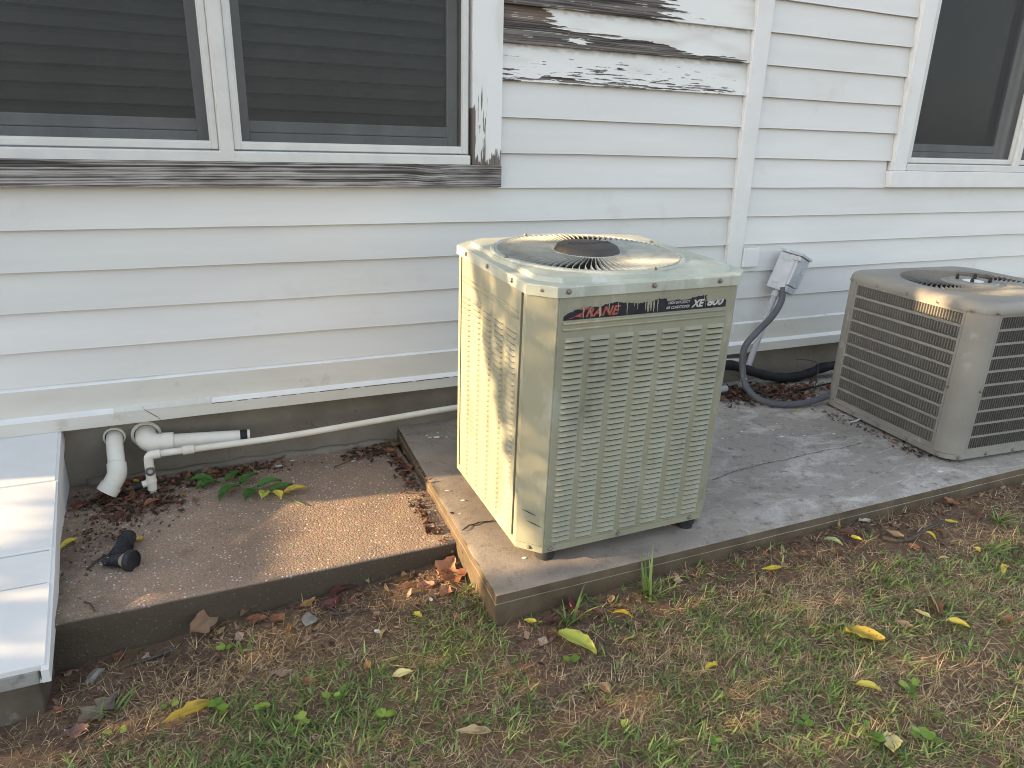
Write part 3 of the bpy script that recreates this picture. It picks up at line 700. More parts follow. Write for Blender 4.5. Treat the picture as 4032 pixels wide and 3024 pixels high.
    # pressed ridges
    for zz in (.7865, .768):
        b = MB(); b.tube([(-.298, -hd - .002, zz), (.288, -hd - .002, zz)], .0042, 8); part(b, 'ridge', 'unit', fp, smooth=True)
        b = MB(); b.tube([(-hw - .002, yl0 + .012, zz + .01), (-hw - .002, yl1 - .012, zz + .01)], .0038, 8); part(b, 'ridge', 'unit', lp, smooth=True)
    # lid
    N = 96
    def rad_oct(a, inset):
        W2, D2 = hw + .007 - inset, hd + .007 - inset; cc_ = c - inset * .4
        ca, sa = abs(math.cos(a)), abs(math.sin(a)); r = 9
        if ca > 1e-6: r = min(r, W2 / ca)
        if sa > 1e-6: r = min(r, D2 / sa)
        r = min(r, (W2 + D2 - cc_) / (ca + sa)); return r
    A = [2 * math.pi * k / N for k in range(N)]
    # let the samples hit the eight corners
    for (cx, cy) in [p[:2] for p in octagon(w + .014, d + .014, c, 0)]:
        a = math.atan2(cy, cx) % (2 * math.pi); i = min(range(N), key=lambda k: abs(A[k] - a)); A[i] = a
    A.sort()
    def ro(inset, z, rmin=0): return [(max(rad_oct(a, inset), rmin) * math.cos(a), max(rad_oct(a, inset), rmin) * math.sin(a), z) for a in A]
    GX = -.030
    def ci(r, z): return [(GX + r * math.cos(a), r * math.sin(a), z) for a in A]
    def ro2(inset, z, rmin):
        out = []
        for a in A:
            r1 = rad_oct(a, inset); p = Vector((r1 * math.cos(a), r1 * math.sin(a))); q = Vector((p.x - GX, p.y))
            if q.length < rmin: q = q.normalized() * rmin
            out.append((q.x + GX, q.y, z))
        return out
    b = MB(); b.loft([ro(.006, .866), ro(0, .866), ro(0, .895), ro(.0025, .8985), ro(.026, .8995), ro2(.036, .9005, .337), ro2(.044, .9130, .335), ro2(.056, .9145, .333), ci(.331, .9150), ci(.328, .9205), ci(.321, .9212), ci(.316, .919), ci(.314, .903)])
    lid = part(b, 'lid', 'lid', auto=17)
    # fan grille: outer and inner ring with slanted vanes
    g = MB(); g.loft([ci(.315, .9195), ci(.308, .9205), ci(.306, .917), ci(.308, .912)]); g.loft([ci(.108, .920), ci(.118, .921), ci(.120, .917), ci(.110, .910)])
    gr = part(g, 'fan_grille', 'vane', t, smooth=True)
    v = MB(); P = []
    for k in range(6):
        s = k / 5; r = .116 + (.310 - .116) * s; a = -.10 * math.sin(s * 2.2); P.append((r, a))
    rings = []
    for r, a in P:
        th = .0013; wv = .010 * (.45 + .55 * (r - .130) / .18); hgt = .010
        ctr = Vector((r * math.cos(a), r * math.sin(a), .9160)); tan = Vector((-math.sin(a), math.cos(a), 0))
        up = Vector((0, 0, 1)); dirv = (tan * wv * .40 + up * hgt)
        nrm = (up * wv * .40 - tan * hgt).normalized() * th
        rings.append([tuple(ctr + dirv * .5 + nrm * .5), tuple(ctr + dirv * .5 - nrm * .5), tuple(ctr - dirv * .5 - nrm * .5), tuple(ctr - dirv * .5 + nrm * .5)])
    v.loft(rings, True, True); v0 = part(v, 'vane', 'vane', gr); v0.location = (GX, 0, 0)
    for k in range(1, 88): inst('vane', v0, gr, (GX, 0, 0), (0, 0, 2 * math.pi * k / 88))
    # fan well and motor below the grille
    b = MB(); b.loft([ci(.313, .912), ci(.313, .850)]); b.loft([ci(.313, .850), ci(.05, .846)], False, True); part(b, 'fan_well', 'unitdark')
    b = MB(); b.lathe([(.114, .913), (.113, .922), (.103, .938), (.095, .942), (.05, .944), (.0, .9445)], 48, None, True, False); hub = part(b, 'hub_cap', 'hub', auto=35); hub.location = (GX, 0, 0)
    me, tw, th_ = text_mesh('TRANE', .036, .15, .0012, .0022, 1.15, 1.25)
    me.materials.append(M['hub']); L = link('lettering', me, None, hub); L.location = (-tw / 2 + .012, -.008, .9435)
    # screws
    def sc(x, y, z, ang): inst('screw', SCREW, t, (x, y, z), (math.pi / 2, 0, ang))
    for x_ in (-.29, .0, .245): sc(x_, -hd - .008, .884, 0)
    for x_ in (-.29, -.03, .27): sc(x_, -hd - .001, .013, 0)
    for y_ in (-.2, .0, .2): sc(-hw - .008, y_, .884, -math.pi / 2)
    q = .7071; sc(-hw + c / 2 - .0045, -hd + c / 2 - .0045, .884, -math.pi / 4); sc(-hw + c / 2 - .0, -hd + c / 2 - .0, .013, -math.pi / 4)
    for a in (.25, 1.85, 3.3, 4.9): inst('screw', SCREW, lid, (GX + .324 * math.cos(a), .324 * math.sin(a), .921))
    # rubber feet
    for (fx, fy, ln) in ((-.285, -.315, .056), (.290, -.315, .056), (-.285, .31, .074), (.29, .31, .074)):
        b = MB(); b.lathe([(.036, 0), (.036, -ln * .55), (.031, -ln * .6), (.031, -ln)], 20); o = part(b, 'rubber_foot', 'rubber', t, auto=40); o.location = (fx, fy, .001)
    # torn black label: ragged upper edge, lettering and scraped streaks
    rs = random.Random(5); yl = -hd - .0022
    def tz(x): return .836 + .004 * math.sin(x * 40) - (.030 * max(0, (-.215 - x) / .085) ** 1.3 if x < -.215 else 0) - (.012 * max(0, (x - .235) / .05) if x > .235 else 0)
    xs_ = np.arange(-.299, .2865, .0045)
    lo = [(x_, yl, .7965) for x_ in xs_]; up_ = [(x_, yl, max(.799, tz(x_) + rs.uniform(-.0025, .0015))) for x_ in xs_]
    b = MB(); b.loft([lo, up_], closed=False); b.loft([[(p[0], p[1] + .0006, p[2]) for p in lo], lo], closed=False); lab = part(b, 'label_strip', 'label', fp)
    def put(body, size, x0_, z0_, wid, mat, shear, bold, wear=0):
        me, tw, th = text_mesh(body, size, shear, bold, .0002)
        for v_ in me.vertices: v_.co.x *= wid / tw
        me.materials.append(M[mat]); o = link('lettering', me, None, lab); o.rotation_euler = (math.pi / 2, 0, 0); o.location = (x0_, yl - .0006, z0_); return o
    put('TRANE', .039, -.246, .802, .137, 'red', .32, .0011)
    put('HIGH EFFICIENCY', .0125, .062, .8195, .082, 'silver', .25, .00005)
    put('AIR CONDITIONER', .0125, .055, .8045, .088, 'silver', .25, .00005)
    put('XE', .032, .150, .8035, .050, 'silver', .32, .0012)
    put('800', .032, .211, .8035, .064, 'silver', .32, .0012)
    sw = MB(); n = 14; pts = []
    sw.loft([[(-.285 + .046 * k / n, yl - .0008, .8005 + .005 * math.sin(k / n * 3)) for k in range(n + 1)], [(-.268 + .034 * k / n, yl - .0008, .8025 + .016 * (k / n) ** .7) for k in range(n + 1)]], closed=False)
    part(sw, 'swoosh', 'red', lab)
    # worn spots: the cabinet paint shows where the label has come away
    def streak(x_, zt, zb_, ww):
        b = MB(); k = 7; A_, B_ = [], []
        for i in range(k + 1):
            s = i / k; z = zt + (zb_ - zt) * s; dx = rs.uniform(-.0012, .0012) + (zt - z) * .05; q_ = ww * (1 - s) ** .4 * rs.uniform(.6, 1.2)
            A_.append((x_ + dx - q_, yl - .0012, z)); B_.append((x_ + dx + q_, yl - .0012, z))
        b.loft([A_, B_], closed=False); part(b, 'scraped_spot', 'unit', lab)
    for x_, zb_, ww in ((-.236, .798, .0028), (-.212, .797, .0016), (-.181, .797, .0045), (-.150, .806, .0018), (-.118, .802, .0014), (-.087, .797, .0028), (-.062, .822, .0016), (-.050, .812, .002),
                        (-.022, .806, .0024), (-.012, .799, .0055), (-.002, .802, .005), (.008, .797, .0035), (.022, .799, .0024), (.196, .818, .0014), (.203, .800, .0011), (.236, .808, .0022), (.256, .803, .0016)):
        streak(x_, .8385, zb_, ww)
    # upper half of the number torn off
    A_ = [(.206 + .0035 * i, yl - .0014, .842) for i in range(24)]; B_ = [(.206 + .0035 * i, yl - .0014, .8225 - .003 * math.sin(i * .9) - rs.uniform(0, .004)) for i in range(24)]
    b = MB(); b.loft([B_, A_], closed=False); part(b, 'scraped_spot', 'unit', lab)
    A_ = [(.055 + .004 * i, yl - .0014, .842) for i in range(24)]; B_ = [(.055 + .004 * i, yl - .0014, .8325 - rs.uniform(-.001, .003)) for i in range(24)]
    b = MB(); b.loft([B_, A_], closed=False); part(b, 'scraped_spot', 'unit', lab)
    # two dark scuffs on the front left post
    for (z_, o0, o1) in ((.150, -.030, .020), (.112, -.012, .040)):
        b = MB(); q = .7071; pa, pb = [], []
        for i in range(12):
            s = o0 + (o1 - o0) * i / 11; cx = -hw + c / 2 + s * q - .0008; cy = -hd + c / 2 - s * q - .0008; tt = .0022 * math.sin(math.pi * (i + .6) / 12.2)
            zz = z_ - i * .0012; pa.append((cx, cy, zz - tt)); pb.append((cx, cy, zz + tt))
        b.loft([pa, pb], closed=False); part(b, 'scuff', 'unitdark', t)
unit_one()

# ------------------------------------------------------------------ grey air conditioner at the right
def unit_two():
    S = .80; H = S / 2; t = tag(empty('air_conditioner', (3.426, -.874, .194), (.016, 0, -.08)),
        'grey brown air conditioner unit with rows of vertical slots at the right', 'air conditioner')
    def part(b, name, mat, par=t, **k): return b.build(name, mat, par, **k)
    def rsq(half, rad, z, n=8):
        pts = []
        for (sx, sy, a0) in ((1, -1, -90), (1, 1, 0), (-1, 1, 90), (-1, -1, 180)):
            for k in range(n + 1):
                a = R_(a0 + 90 * k / n); pts.append((sx * (half - rad) + rad * math.cos(a), sy * (half - rad) + rad * math.sin(a), z))
        return pts
    rad = .088
    b = MB(); b.loft([rsq(H, rad, .0), rsq(H, rad, .022), rsq(H - .004, rad, .026)], True, True); part(b, 'base_pan', 'unit2', auto=40)
    b = MB(); b.loft([rsq(H - .03, rad - .02, .0), rsq(H - .03, rad - .02, -.020)], True, True); part(b, 'black_pad', 'rubber')
    b = MB(); b.loft([rsq(H - .022, rad - .01, .02), rsq(H - .022, rad - .01, .67)], True, True); part(b, 'coil', 'coil', auto=40)
    z0, z1 = .026, .674
    for (sx, sy, a0) in ((1, -1, -90), (1, 1, 0), (-1, 1, 90), (-1, -1, 180)):
        o_, i_ = [], []
        for k in range(9):
            a = R_(a0 + 90 * k / 8)
            o_.append((sx * (H - rad) + (rad + .001) * math.cos(a), sy * (H - rad) + (rad + .001) * math.sin(a))); i_.append((sx * (H - rad) + (rad - .014) * math.cos(a), sy * (H - rad) + (rad - .014) * math.sin(a)))
        b = MB(); b.prism(o_ + i_[::-1], z0, z1); part(b, 'corner_post', 'unit2', auto=40)
    # slotted side sheets: end stiles, horizontal bands and one small fin between every two slots
    rows, cols = 10, 41; span = 2 * (H - rad) - .004; zr0, zr1 = .046, .666; rp = (zr1 - zr0) / rows; sh = rp * .80
    def side(rot, mat_fin, nfin, ang):
        st = MB(); q = span / 2; zi0, zi1 = zr0 - (rp - sh) * -.5, zr1 - (rp - sh) * .5
        def fr4(x, a, c_, y): return [(-x, y, a), (x, y, a), (x, y, c_), (-x, y, c_)]
        st.loft([fr4(q, z0, z1, -H + .006), fr4(q, z0, z1, -H - .0005), fr4(q - .012, zi0, zi1, -H - .0005), fr4(q - .012, zi0, zi1, -H + .006), fr4(q, z0, z1, -H + .006)])
        p = part(st, 'side_panel', 'unit2'); p.rotation_euler = (0, 0, rot)
        x0 = -span / 2 + .0125; L = span - .025
        for r in range(1, rows):
            zc = zr0 + r * rp
            a = z0 if r == 0 else zc - (rp - sh) / 2; c_ = z1 if r == rows else zc + (rp - sh) / 2
            b = MB(); b.box(x0, x0 + L, -H - .0003, -H + .004, a, c_); part(b, 'band', 'unit2', p)
        fb = MB(); fw = .0062; hh = sh / 2 + .002
        fb.add([(-fw, .002, -hh), (-fw * .3, -.0055, -hh + .007), (fw * .55, -.0050, -hh + .007), (fw, .006, -hh), (-fw, .002, hh), (-fw * .3, -.0055, hh - .004), (fw * .55, -.0050, hh - .004), (fw, .006, hh)],
               [(0, 1, 5, 4), (1, 2, 6, 5), (2, 3, 7, 6), (3, 0, 4, 7), (0, 3, 2, 1), (4, 5, 6, 7)])
        f0 = None; fm = None; rest = MB(); k = 0
        order = [(r, c2) for r in range(rows - 1, -1, -1) for c2 in range(cols)]
        for (r, c2) in order:
            x = x0 + L * (c2 + .5) / cols; z = zr0 + (r + .5) * rp
            if k < nfin:
                if f0 is None: f0 = part(fb, 'fin', mat_fin, p); f0.location = (x, -H + .003, z); f0.rotation_euler = (0, 0, ang)
                else: inst('fin', f0, p, (x, -H + .003, z), (0, 0, ang))
            else:
                ca, sa = math.cos(ang), math.sin(ang)
                rest.add([(x + v[0] * ca - v[1] * sa, -H + .003 + v[0] * sa + v[1] * ca, z + v[2]) for v in fb.v], fb.f)
            k += 1
        if rest.v: o = part(rest, 'fin_rows', mat_fin, p); o['kind'] = 'stuff'
        return p
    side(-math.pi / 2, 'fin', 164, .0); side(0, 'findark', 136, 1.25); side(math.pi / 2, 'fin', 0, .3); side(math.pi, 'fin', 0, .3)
    # rounded lid
    N = 96
    def rr(half, radius, a):
        ca, sa = math.cos(a), math.sin(a); lo_, hi_ = 0, 2
        for _ in range(30):
            m_ = (lo_ + hi_) / 2; x, y = abs(ca) * m_, abs(sa) * m_
            qx, qy = max(x - (half - radius), 0), max(y - (half - radius), 0)
            ins = (math.hypot(qx, qy) <= radius) and x <= half and y <= half
            lo_, hi_ = (m_, hi_) if ins else (lo_, m_)
        return lo_
    A = [2 * math.pi * (k + .5) / N for k in range(N)]
    def sq(inset, z): return [(rr(H + .008 - inset, .105 - inset * .3, a) * math.cos(a), rr(H + .008 - inset, .105 - inset * .3, a) * math.sin(a), z) for a in A]
    def ci(r, z): return [(r * math.cos(a), r * math.sin(a), z) for a in A]
    b = MB(); b.loft([sq(.006, .675), sq(0, .675), sq(0, .688), sq(.003, .700), sq(.010, .711), sq(.022, .718), sq(.038, .721), ci(.352, .7215), ci(.345, .7225), ci(.336, .7195), ci(.330, .7208), ci(.322, .7205), ci(.318, .718), ci(.318, .70)])
    lid = part(b, 'lid', 'unit2', auto=35)
    g = MB(); g.loft([ci(.319, .717), ci(.312, .719), ci(.311, .714)]); g.loft([ci(.135, .716), ci(.140, .719), ci(.142, .714)]); gr = part(g, 'fan_grille', 'unit2', smooth=True)
    v = MB(); rings = []
    for k in range(7):
        s = k / 6; r = .139 + (.314 - .139) * s; a = .42 * s ** 1.2; ctr = Vector((r * math.cos(a), r * math.sin(a), .7165)); tn = Vector((-math.sin(a), math.cos(a), 0)); up = Vector((0, 0, 1))
        wv = .013 * (.5 + .5 * s); d_ = tn * wv * .5 + up * .010; nr = (up * wv * .5 - tn * .010).normalized() * .0018
        rings.append([tuple(ctr + d_ * .5 + nr * .5), tuple(ctr + d_ * .5 - nr * .5), tuple(ctr - d_ * .5 - nr * .5), tuple(ctr - d_ * .5 + nr * .5)])
    v.loft(rings, True, True); v0 = part(v, 'vane', 'unit2', gr)
    for k in range(1, 66): inst('vane', v0, gr, (0, 0, 0), (0, 0, 2 * math.pi * k / 66))
    b = MB(); b.loft([ci(.317, .705), ci(.317, .660), ci(.04, .655)], False, True); part(b, 'fan_well', 'coil')
    b = MB(); b.lathe([(.137, .712), (.137, .719), (.110, .722), (.105, .729), (.075, .730), (.070, .726), (.0, .726)], 48, None, True, False); hub = part(b, 'hub_plate', 'unit2', auto=30)
    for a in (.6, 2.17, 3.74, 5.31):
        b = MB(); b.lathe([(.008, .726), (.008, .742), (.0055, .744), (.0055, .752)], 8); o = part(b, 'bolt', 'rubber', hub); o.location = (.068 * math.cos(a), .068 * math.sin(a), 0)
    b = MB(); b.lathe([(.046, .7262), (.046, .7272)], 24); part(b, 'sticker', 'sticker', hub)
    for k in range(5):
        inst('screw', SCREW, t, (-H - .008, -.34 + k * .17, .682), (math.pi / 2, 0, -math.pi / 2)); inst('screw', SCREW, t, (-.34 + k * .17, -H - .008, .682), (math.pi / 2, 0, 0))
        inst('screw', SCREW, t, (-H - .001, -.34 + k * .17, .012), (math.pi / 2, 0, -math.pi / 2)); inst('screw', SCREW, t, (-.34 + k * .17, -H - .001, .012), (math.pi / 2, 0, 0))
    for z in (.33,): inst('screw', SCREW, t, (-H - .002, -.31, z), (math.pi / 2, 0, -math.pi / 2)); inst('screw', SCREW, t, (-.315, -H - .002, z), (math.pi / 2, 0, 0))
    b = MB(); b.tube([(-H - .004, .115, .004), (-H - .03, .112, -.006), (-H - .055, .12, -.012)], .0045, 8); b.lathe([(.012, 0), (.012, .005)], 12, Matrix.Translation((-H - .058, .125, -.018))); part(b, 'drain_stub', 'conduit')
unit_two()

# ------------------------------------------------------------------ disconnect box, conduit, lines
def disconnect():
    t = tag(empty('electrical_box', (2.80, -.10, .19)), 'grey painted electrical disconnect box leaning on its conduit post', 'electrical box')
    B = Vector((2.795, -.10, .19)); T = Vector((2.952, -.115, .755)); ax = (T - B).normalized()
    def par(o): o.matrix_parent_inverse = Matrix.Translation(-Vector(t.location)); return o
    b = MB(); b.tube([B, B + (T - B) * .5, T], .0165, 14); par(b.build('conduit_post', 'conduit', t, auto=40))
    b = MB(); b.tube([T - ax * .035, T - ax * .004], .024, 14); par(b.build('coupling', 'box', t, auto=40))
    # box frame: local x right, y out to the front, z up along the lean
    z = Vector((.36, -.03, 1)).normalized(); y = Vector((.42, -1, 0)).normalized(); y = (y - z * y.dot(z)).normalized(); x = z.cross(y) * -1
    if x.x < 0: x = -x
    org = T + z * .0 + x * .040
    Mx = Matrix((x, y, z)).transposed().to_4x4(); Mx.translation = org
    def bx(name, x0, x1, y0, y1, z0, z1, mat='box', bv=.003):
        b = MB(); b.box(x0, x1, y0, y1, z0, z1); o = b.build(name, mat, t); bevel(o, bv, 2); o.data.transform(Mx); par(o); return o
    bx('box_body', -.070, .070, -.055, .045, .0, .205)
    bx('front_cover', -.074, .074, .046, .062, .042, .206)
    bx('rain_cap', -.080, .080, -.060, .072, .207, .222)
    bx('lower_lip', -.066, .066, .046, .058, .003, .038)
    bx('latch', -.085, -.060, .030, .074, .178, .200, 'box', .002)
    bx('embossed_mark', .012, .042, .0625, .0650, .120, .160, 'box', .0008)
    bx('side_rib', -.0745, -.0705, -.035, .02, .165, .173); bx('side_rib', -.0745, -.0705, -.035, .0, .032, .039)
disconnect()
wp = bez([(2.955, -.155, .775), (2.935, -.175, .70), (2.865, -.195, .625), (2.765, -.205, .55), (2.695, -.205, .475), (2.672, -.225, .395), (2.660, -.258, .325), (2.660, -.30, .268), (2.690, -.36, .225), (2.76, -.42, .207), (2.85, -.455, .206), (2.95, -.47, .212), (3.06, -.48, .235), (3.16, -.49, .27)], 6)
b = MB(); b.tube(wp, .0175, 14); wo_ = b.build('flexible_conduit', 'whip', None, True); tag(wo_, 'grey flexible conduit looping from the electrical box to the right unit', 'conduit')
ip = bez([(2.30, -.15, .30), (2.50, -.14, .335), (2.66, -.13, .350), (2.80, -.125, .306), (2.93, -.125, .262), (3.06, -.13, .232), (3.19, -.13, .224), (3.31, -.125, .236), (3.41, -.12, .256), (3.56, -.14, .262), (3.70, -.30, .27), (3.72, -.46, .27)], 6)
b = MB(); b.tube(ip, [.027 + .002 * math.sin(i * 1.1) + (.003 if 45 < i < 50 else 0) for i in range(len(ip))], 14); tag(b.build('insulated_line', 'insul', None, True), 'black foam insulated refrigerant line along the foundation', 'pipe')
b = MB(); b.tube([(2.62, .0, .36), (2.62, -.06, .355), (2.78, -.085, .352)], .0125, 12); tag(b.build('pipe_stub', 'pvc', None, True), 'short white pipe stub behind the cable loop', 'pipe')
b = MB(); b.tube([(2.20, -.20, .24), (2.45, -.21, .245), (2.585, -.225, .252)], .018, 12); o = b.build('metal_pipe_end', 'conduit', None, True); tag(o, 'grey open pipe end showing beside the beige unit', 'pipe')
b = MB(); b.lathe([(.014, 0), (.014, .0015)], 12, Matrix.Translation((2.586, -.2252, .2522)) @ Euler((0, R_(90), R_(-6))).to_matrix().to_4x4()); b.build('bore', 'pvcdark', o)
wire = bez([(2.69, -.17, .30), (2.80, -.28, .215), (2.95, -.36, .20), (3.10, -.34, .215), (3.22, -.25, .26), (3.30, -.17, .30), (3.28, -.13, .315), (3.20, -.10, .32)], 6)
b = MB(); b.tube(wire, .0028, 6); tag(b.build('loose_wire', 'twig', None, True), 'thin brown wire draped over the black insulated line', 'wire')
wire = bez([(2.70, -.20, .225), (2.85, -.25, .20), (3.0, -.27, .20), (3.2, -.28, .21), (3.4, -.27, .22)], 6)
b = MB(); b.tube(wire, .006, 8); tag(b.build('thin_cable', 'insul', None, True), 'thin black cable lying under the insulated line', 'cable')

# ------------------------------------------------------------------ white pipes at the left
def drain_down():
    t = tag(empty('drain_pipe', (-.375, 0, .315)), 'white drain elbow turned down to an open end on the foundation', 'pipe')
    def par(o): o.matrix_parent_inverse = Matrix.Translation(-Vector(t.location)); return o
    b = MB(); M4 = Matrix.Translation((-.378, -.001, .318)) @ Euler((R_(90), 0, 0)).to_matrix().to_4x4()
    b.lathe([(.041, 0), (.041, .018), (.035, .024), (.033, .018)], 28, M4, True, False); par(b.build('collar', 'pvc', t, auto=40))
    b = MB(); b.tube(bez([(-.378, .01, .318), (-.376, -.04, .316), (-.374, -.085, .295), (-.371, -.125, .262), (-.371, -.150, .238)], 5), .031, 20); par(b.build('straight_pipe', 'pvc', t, True))
    b = MB(); b.tube(bez([(-.371, -.135, .250), (-.371, -.165, .222), (-.383, -.180, .200), (-.396, -.188, .184)], 5), .0355, 20); par(b.build('elbow', 'pvc', t, True))
    e = Vector((-.398, -.190, .180)); dr = Vector((-.62, -.30, -.75)).normalized()
    b = MB(); b.tube([e - dr * .008, e + dr * .026], .0395, 22, False); b.tube([e + dr * .026, e - dr * .01], .033, 22, False)
    Q = dr.to_track_quat('Z', 'Y').to_matrix().to_4x4(); Q.translation = e + dr * .026; b.lathe([(.033, 0), (.0395, 0)], 22, Q, False, False); par(b.build('open_socket', 'pvc', t, auto=50))
    b = MB(); Q2 = Q.copy(); Q2.translation = e + dr * .012; b.lathe([(.0328, 0), (.0328, .001)], 20, Q2); par(b.build('bore', 'pvc', t))
drain_down()
def drain_side():
    t = tag(empty('drain_pipe', (-.26, 0, .31)), 'thick white drain pipe running right to a black taped end', 'pipe')
    def par(o): o.matrix_parent_inverse = Matrix.Translation(-Vector(t.location)); return o
    M4 = Matrix.Translation((-.262, -.001, .312)) @ Euler((R_(90), 0, 0)).to_matrix().to_4x4()
    b = MB(); b.lathe([(.057, 0), (.057, .016), (.050, .024), (.045, .02), (.045, .004)], 32, M4, True, False); par(b.build('collar', 'pvc', t, auto=40))
    b = MB(); b.tube(bez([(-.262, .01, .312), (-.262, -.03, .310), (-.257, -.062, .305), (-.235, -.085, .298), (-.205, -.094, .294), (-.17, -.096, .292)], 5), .041, 22); par(b.build('elbow', 'pvc', t, True))
    b = MB(); b.tube([(-.202, -.0945, .2936), (-.160, -.0965, .2915)], .0455, 24); par(b.build('socket', 'pvc', t, auto=40))
    b = MB(); b.tube([(-.17, -.096, .292), (.094, -.103, .279)], [.038, .0335], 22); par(b.build('straight_pipe', 'pvc', t, auto=40))
    b = MB(); b.tube([(.094, -.103, .279), (.122, -.1037, .2777)], .0342, 22); par(b.build('black_tape', 'tar', t, auto=40))
    b = MB(); b.tube([(.122, -.1037, .2777), (.132, -.104, .277)], .0338, 22); par(b.build('pipe_end', 'pvc', t, auto=40))
drain_side()
def condensate():
    t = tag(empty('condensate_pipe', (-.252, -.205, .123)), 'thin white pipe rising from the slab and running along to the beige unit', 'pipe')
    def par(o): o.matrix_parent_inverse = Matrix.Translation(-Vector(t.location)); return o
    Y = -.205
    b = MB(); b.tube([(-.253, Y, .10), (-.252, Y, .29)], .0125, 16); par(b.build('riser', 'pvc', t, True))
    b = MB(); b.tube([(-.253, Y, .150), (-.2525, Y, .217)], .0178, 18); par(b.build('tee', 'pvc', t, auto=40))
    b = MB(); b.lathe([(.0178, -.006), (.0205, -.004), (.0205, .008), (.0178, .010)], 18, Matrix.Translation((-.253, Y, .186))); par(b.build('bead', 'pvc', t, auto=40))
    b = MB(); b.tube([(-.258, Y, .182), (-.286, Y - .004, .178)], .0135, 16); par(b.build('side_outlet', 'pvc', t, auto=40))
    b = MB(); b.tube([(-.286, Y - .004, .178), (-.318, Y - .008, .172)], .0145, 16); par(b.build('black_plug', 'tar', t, auto=40))
    b = MB(); b.tube(bez([(-.252, Y, .225), (-.2515, Y, .272), (-.247, Y, .292), (-.230, Y, .297), (-.208, Y, .298)], 6), .0175, 18); par(b.build('elbow', 'pvc', t, True))
    b = MB(); b.tube([(-.2515, Y - .002, .238), (-.250, Y - .026, .236)], .0165, 18, False); b.tube([(-.250, Y - .026, .236), (-.2515, Y - .004, .238)], .0115, 18, False)
    M4 = Matrix.Translation((-.250, Y - .026, .236)) @ Euler((R_(90), 0, 0)).to_matrix().to_4x4(); b.lathe([(.0115, 0), (.0165, 0)], 18, M4, False, False); par(b.build('metal_sleeve', 'bronze', t, auto=50))
    M4 = Matrix.Translation((-.250, Y - .012, .2365)) @ Euler((R_(90), 0, 0)).to_matrix().to_4x4(); b = MB(); b.lathe([(.0116, 0), (.0116, .001)], 16, M4); par(b.build('bore', 'pvcdark', t))
    b = MB(); b.tube([(-.21, Y, .298), (-.10, Y + .004, .297)], .0135, 16); par(b.build('short_run', 'pvc', t, True))
    b = MB(); b.tube([(-.128, Y + .003, .2972), (-.085, Y + .005, .2972)], .0178, 18); par(b.build('coupling', 'pvc', t, auto=40))
    b = MB(); b.tube(bez([(-.10, Y + .004, .297), (.25, -.182, .291), (.65, -.155, .297), (1.05, -.13, .303), (1.45, -.125, .306)], 6), .0135, 16); par(b.build('long_run', 'pvc', t, True))
condensate()

# ------------------------------------------------------------------ hose nozzle
def nozzle():
    t = tag(empty('hose_nozzle', (-.335, -.655, .124)), 'black pistol hose nozzle with a round spray head on the slab', 'hose nozzle')
    def par(o): o.matrix_parent_inverse = Matrix.Translation(-Vector(t.location)); return o
    z = .150
    b = MB(); b.tube(bez([(-.320, -.572, z - .002), (-.324, -.595, z), (-.331, -.625, z + .002), (-.339, -.660, z), (-.350, -.690, z - .003)], 5), [.0265] * 4 + [.0275] * 4 + [.0255] * 4 + [.0235] * 4 + [.0205] * 4 + [.020], 16); par(b.build('grip', 'nozb', t, True))
    b = MB(); b.tube(bez([(-.385, -.700, z - .008), (-.360, -.705, z - .004), (-.340, -.713, z - .002), (-.322, -.722, z)], 4), [.013] * 4 + [.019] * 4 + [.022] * 4 + [.022], 16); par(b.build('barrel', 'nozb', t, True))
    d = Vector((.84, -.53, .08)).normalized(); Q = d.to_track_quat('Z', 'Y').to_matrix().to_4x4(); Q.translation = (-.330, -.720, z)
    b = MB(); b.lathe([(.019, 0), (.021, .006), (.030, .020), (.033, .024)], 24, Q, True, False); par(b.build('flare', 'nozg', t, auto=40))
    b = MB(); b.lathe([(.0335, .024), (.0355, .026), (.0355, .042), (.0335, .046), (.0305, .046), (.0300, .042), (.0, .041)], 28, Q, False, False); hd_ = par(b.build('spray_head', 'nozb', t, auto=35))
    for k in range(8):
        a = 2 * math.pi * k / 8; b = MB(); q = Q @ Matrix.Translation((.019 * math.cos(a), .019 * math.sin(a), .041)); b.lathe([(.0045, 0), (.0045, .002), (.003, .003)], 8, q); o = b.build('spray_knob', 'rubber', hd_); o.matrix_parent_inverse = Matrix.Translation(-Vector(t.location))
    b = MB(); b.tube(bez([(-.388, -.690, z - .012), (-.372, -.655, z - .010), (-.352, -.615, z - .006), (-.340, -.575, z - .004)], 5), .007, 8); par(b.build('trigger', 'nozb', t, True))
    b = MB(); b.tube(bez([(-.388, -.690, z - .012), (-.392, -.705, z - .010), (-.380, -.712, z - .006), (-.366, -.706, z + .004), (-.372, -.694, z + .004), (-.388, -.690, z - .010)], 4), .0022, 6); par(b.build('wire_loop', 'silver', t, True))
    b = MB(); b.tube(bez([(-.362, -.640, z), (-.340, -.632, z + .021), (-.315, -.640, z + .010)], 5), .003, 6); par(b.build('strap', 'rubber', t, True))
    for q_ in (.592, .606, .620):
        b = MB(); b.lathe([(.0270, -.003), (.0292, 0), (.0270, .003)], 18, Matrix.Translation((-.326, -q_, z)) @ Euler((R_(90), 0, R_(-14))).to_matrix().to_4x4()); par(b.build('grip_ridge', 'rubber', t, True))
    b = MB(); b.lathe([(.0236, 0), (.0262, .004), (.0262, .018), (.022, .020)], 18, Matrix.Translation((-.320, -.578, z - .002)) @ Euler((R_(-90), 0, 0)).to_matrix().to_4x4()); par(b.build('hose_collar', 'rubber', t, auto=40))
nozzle()

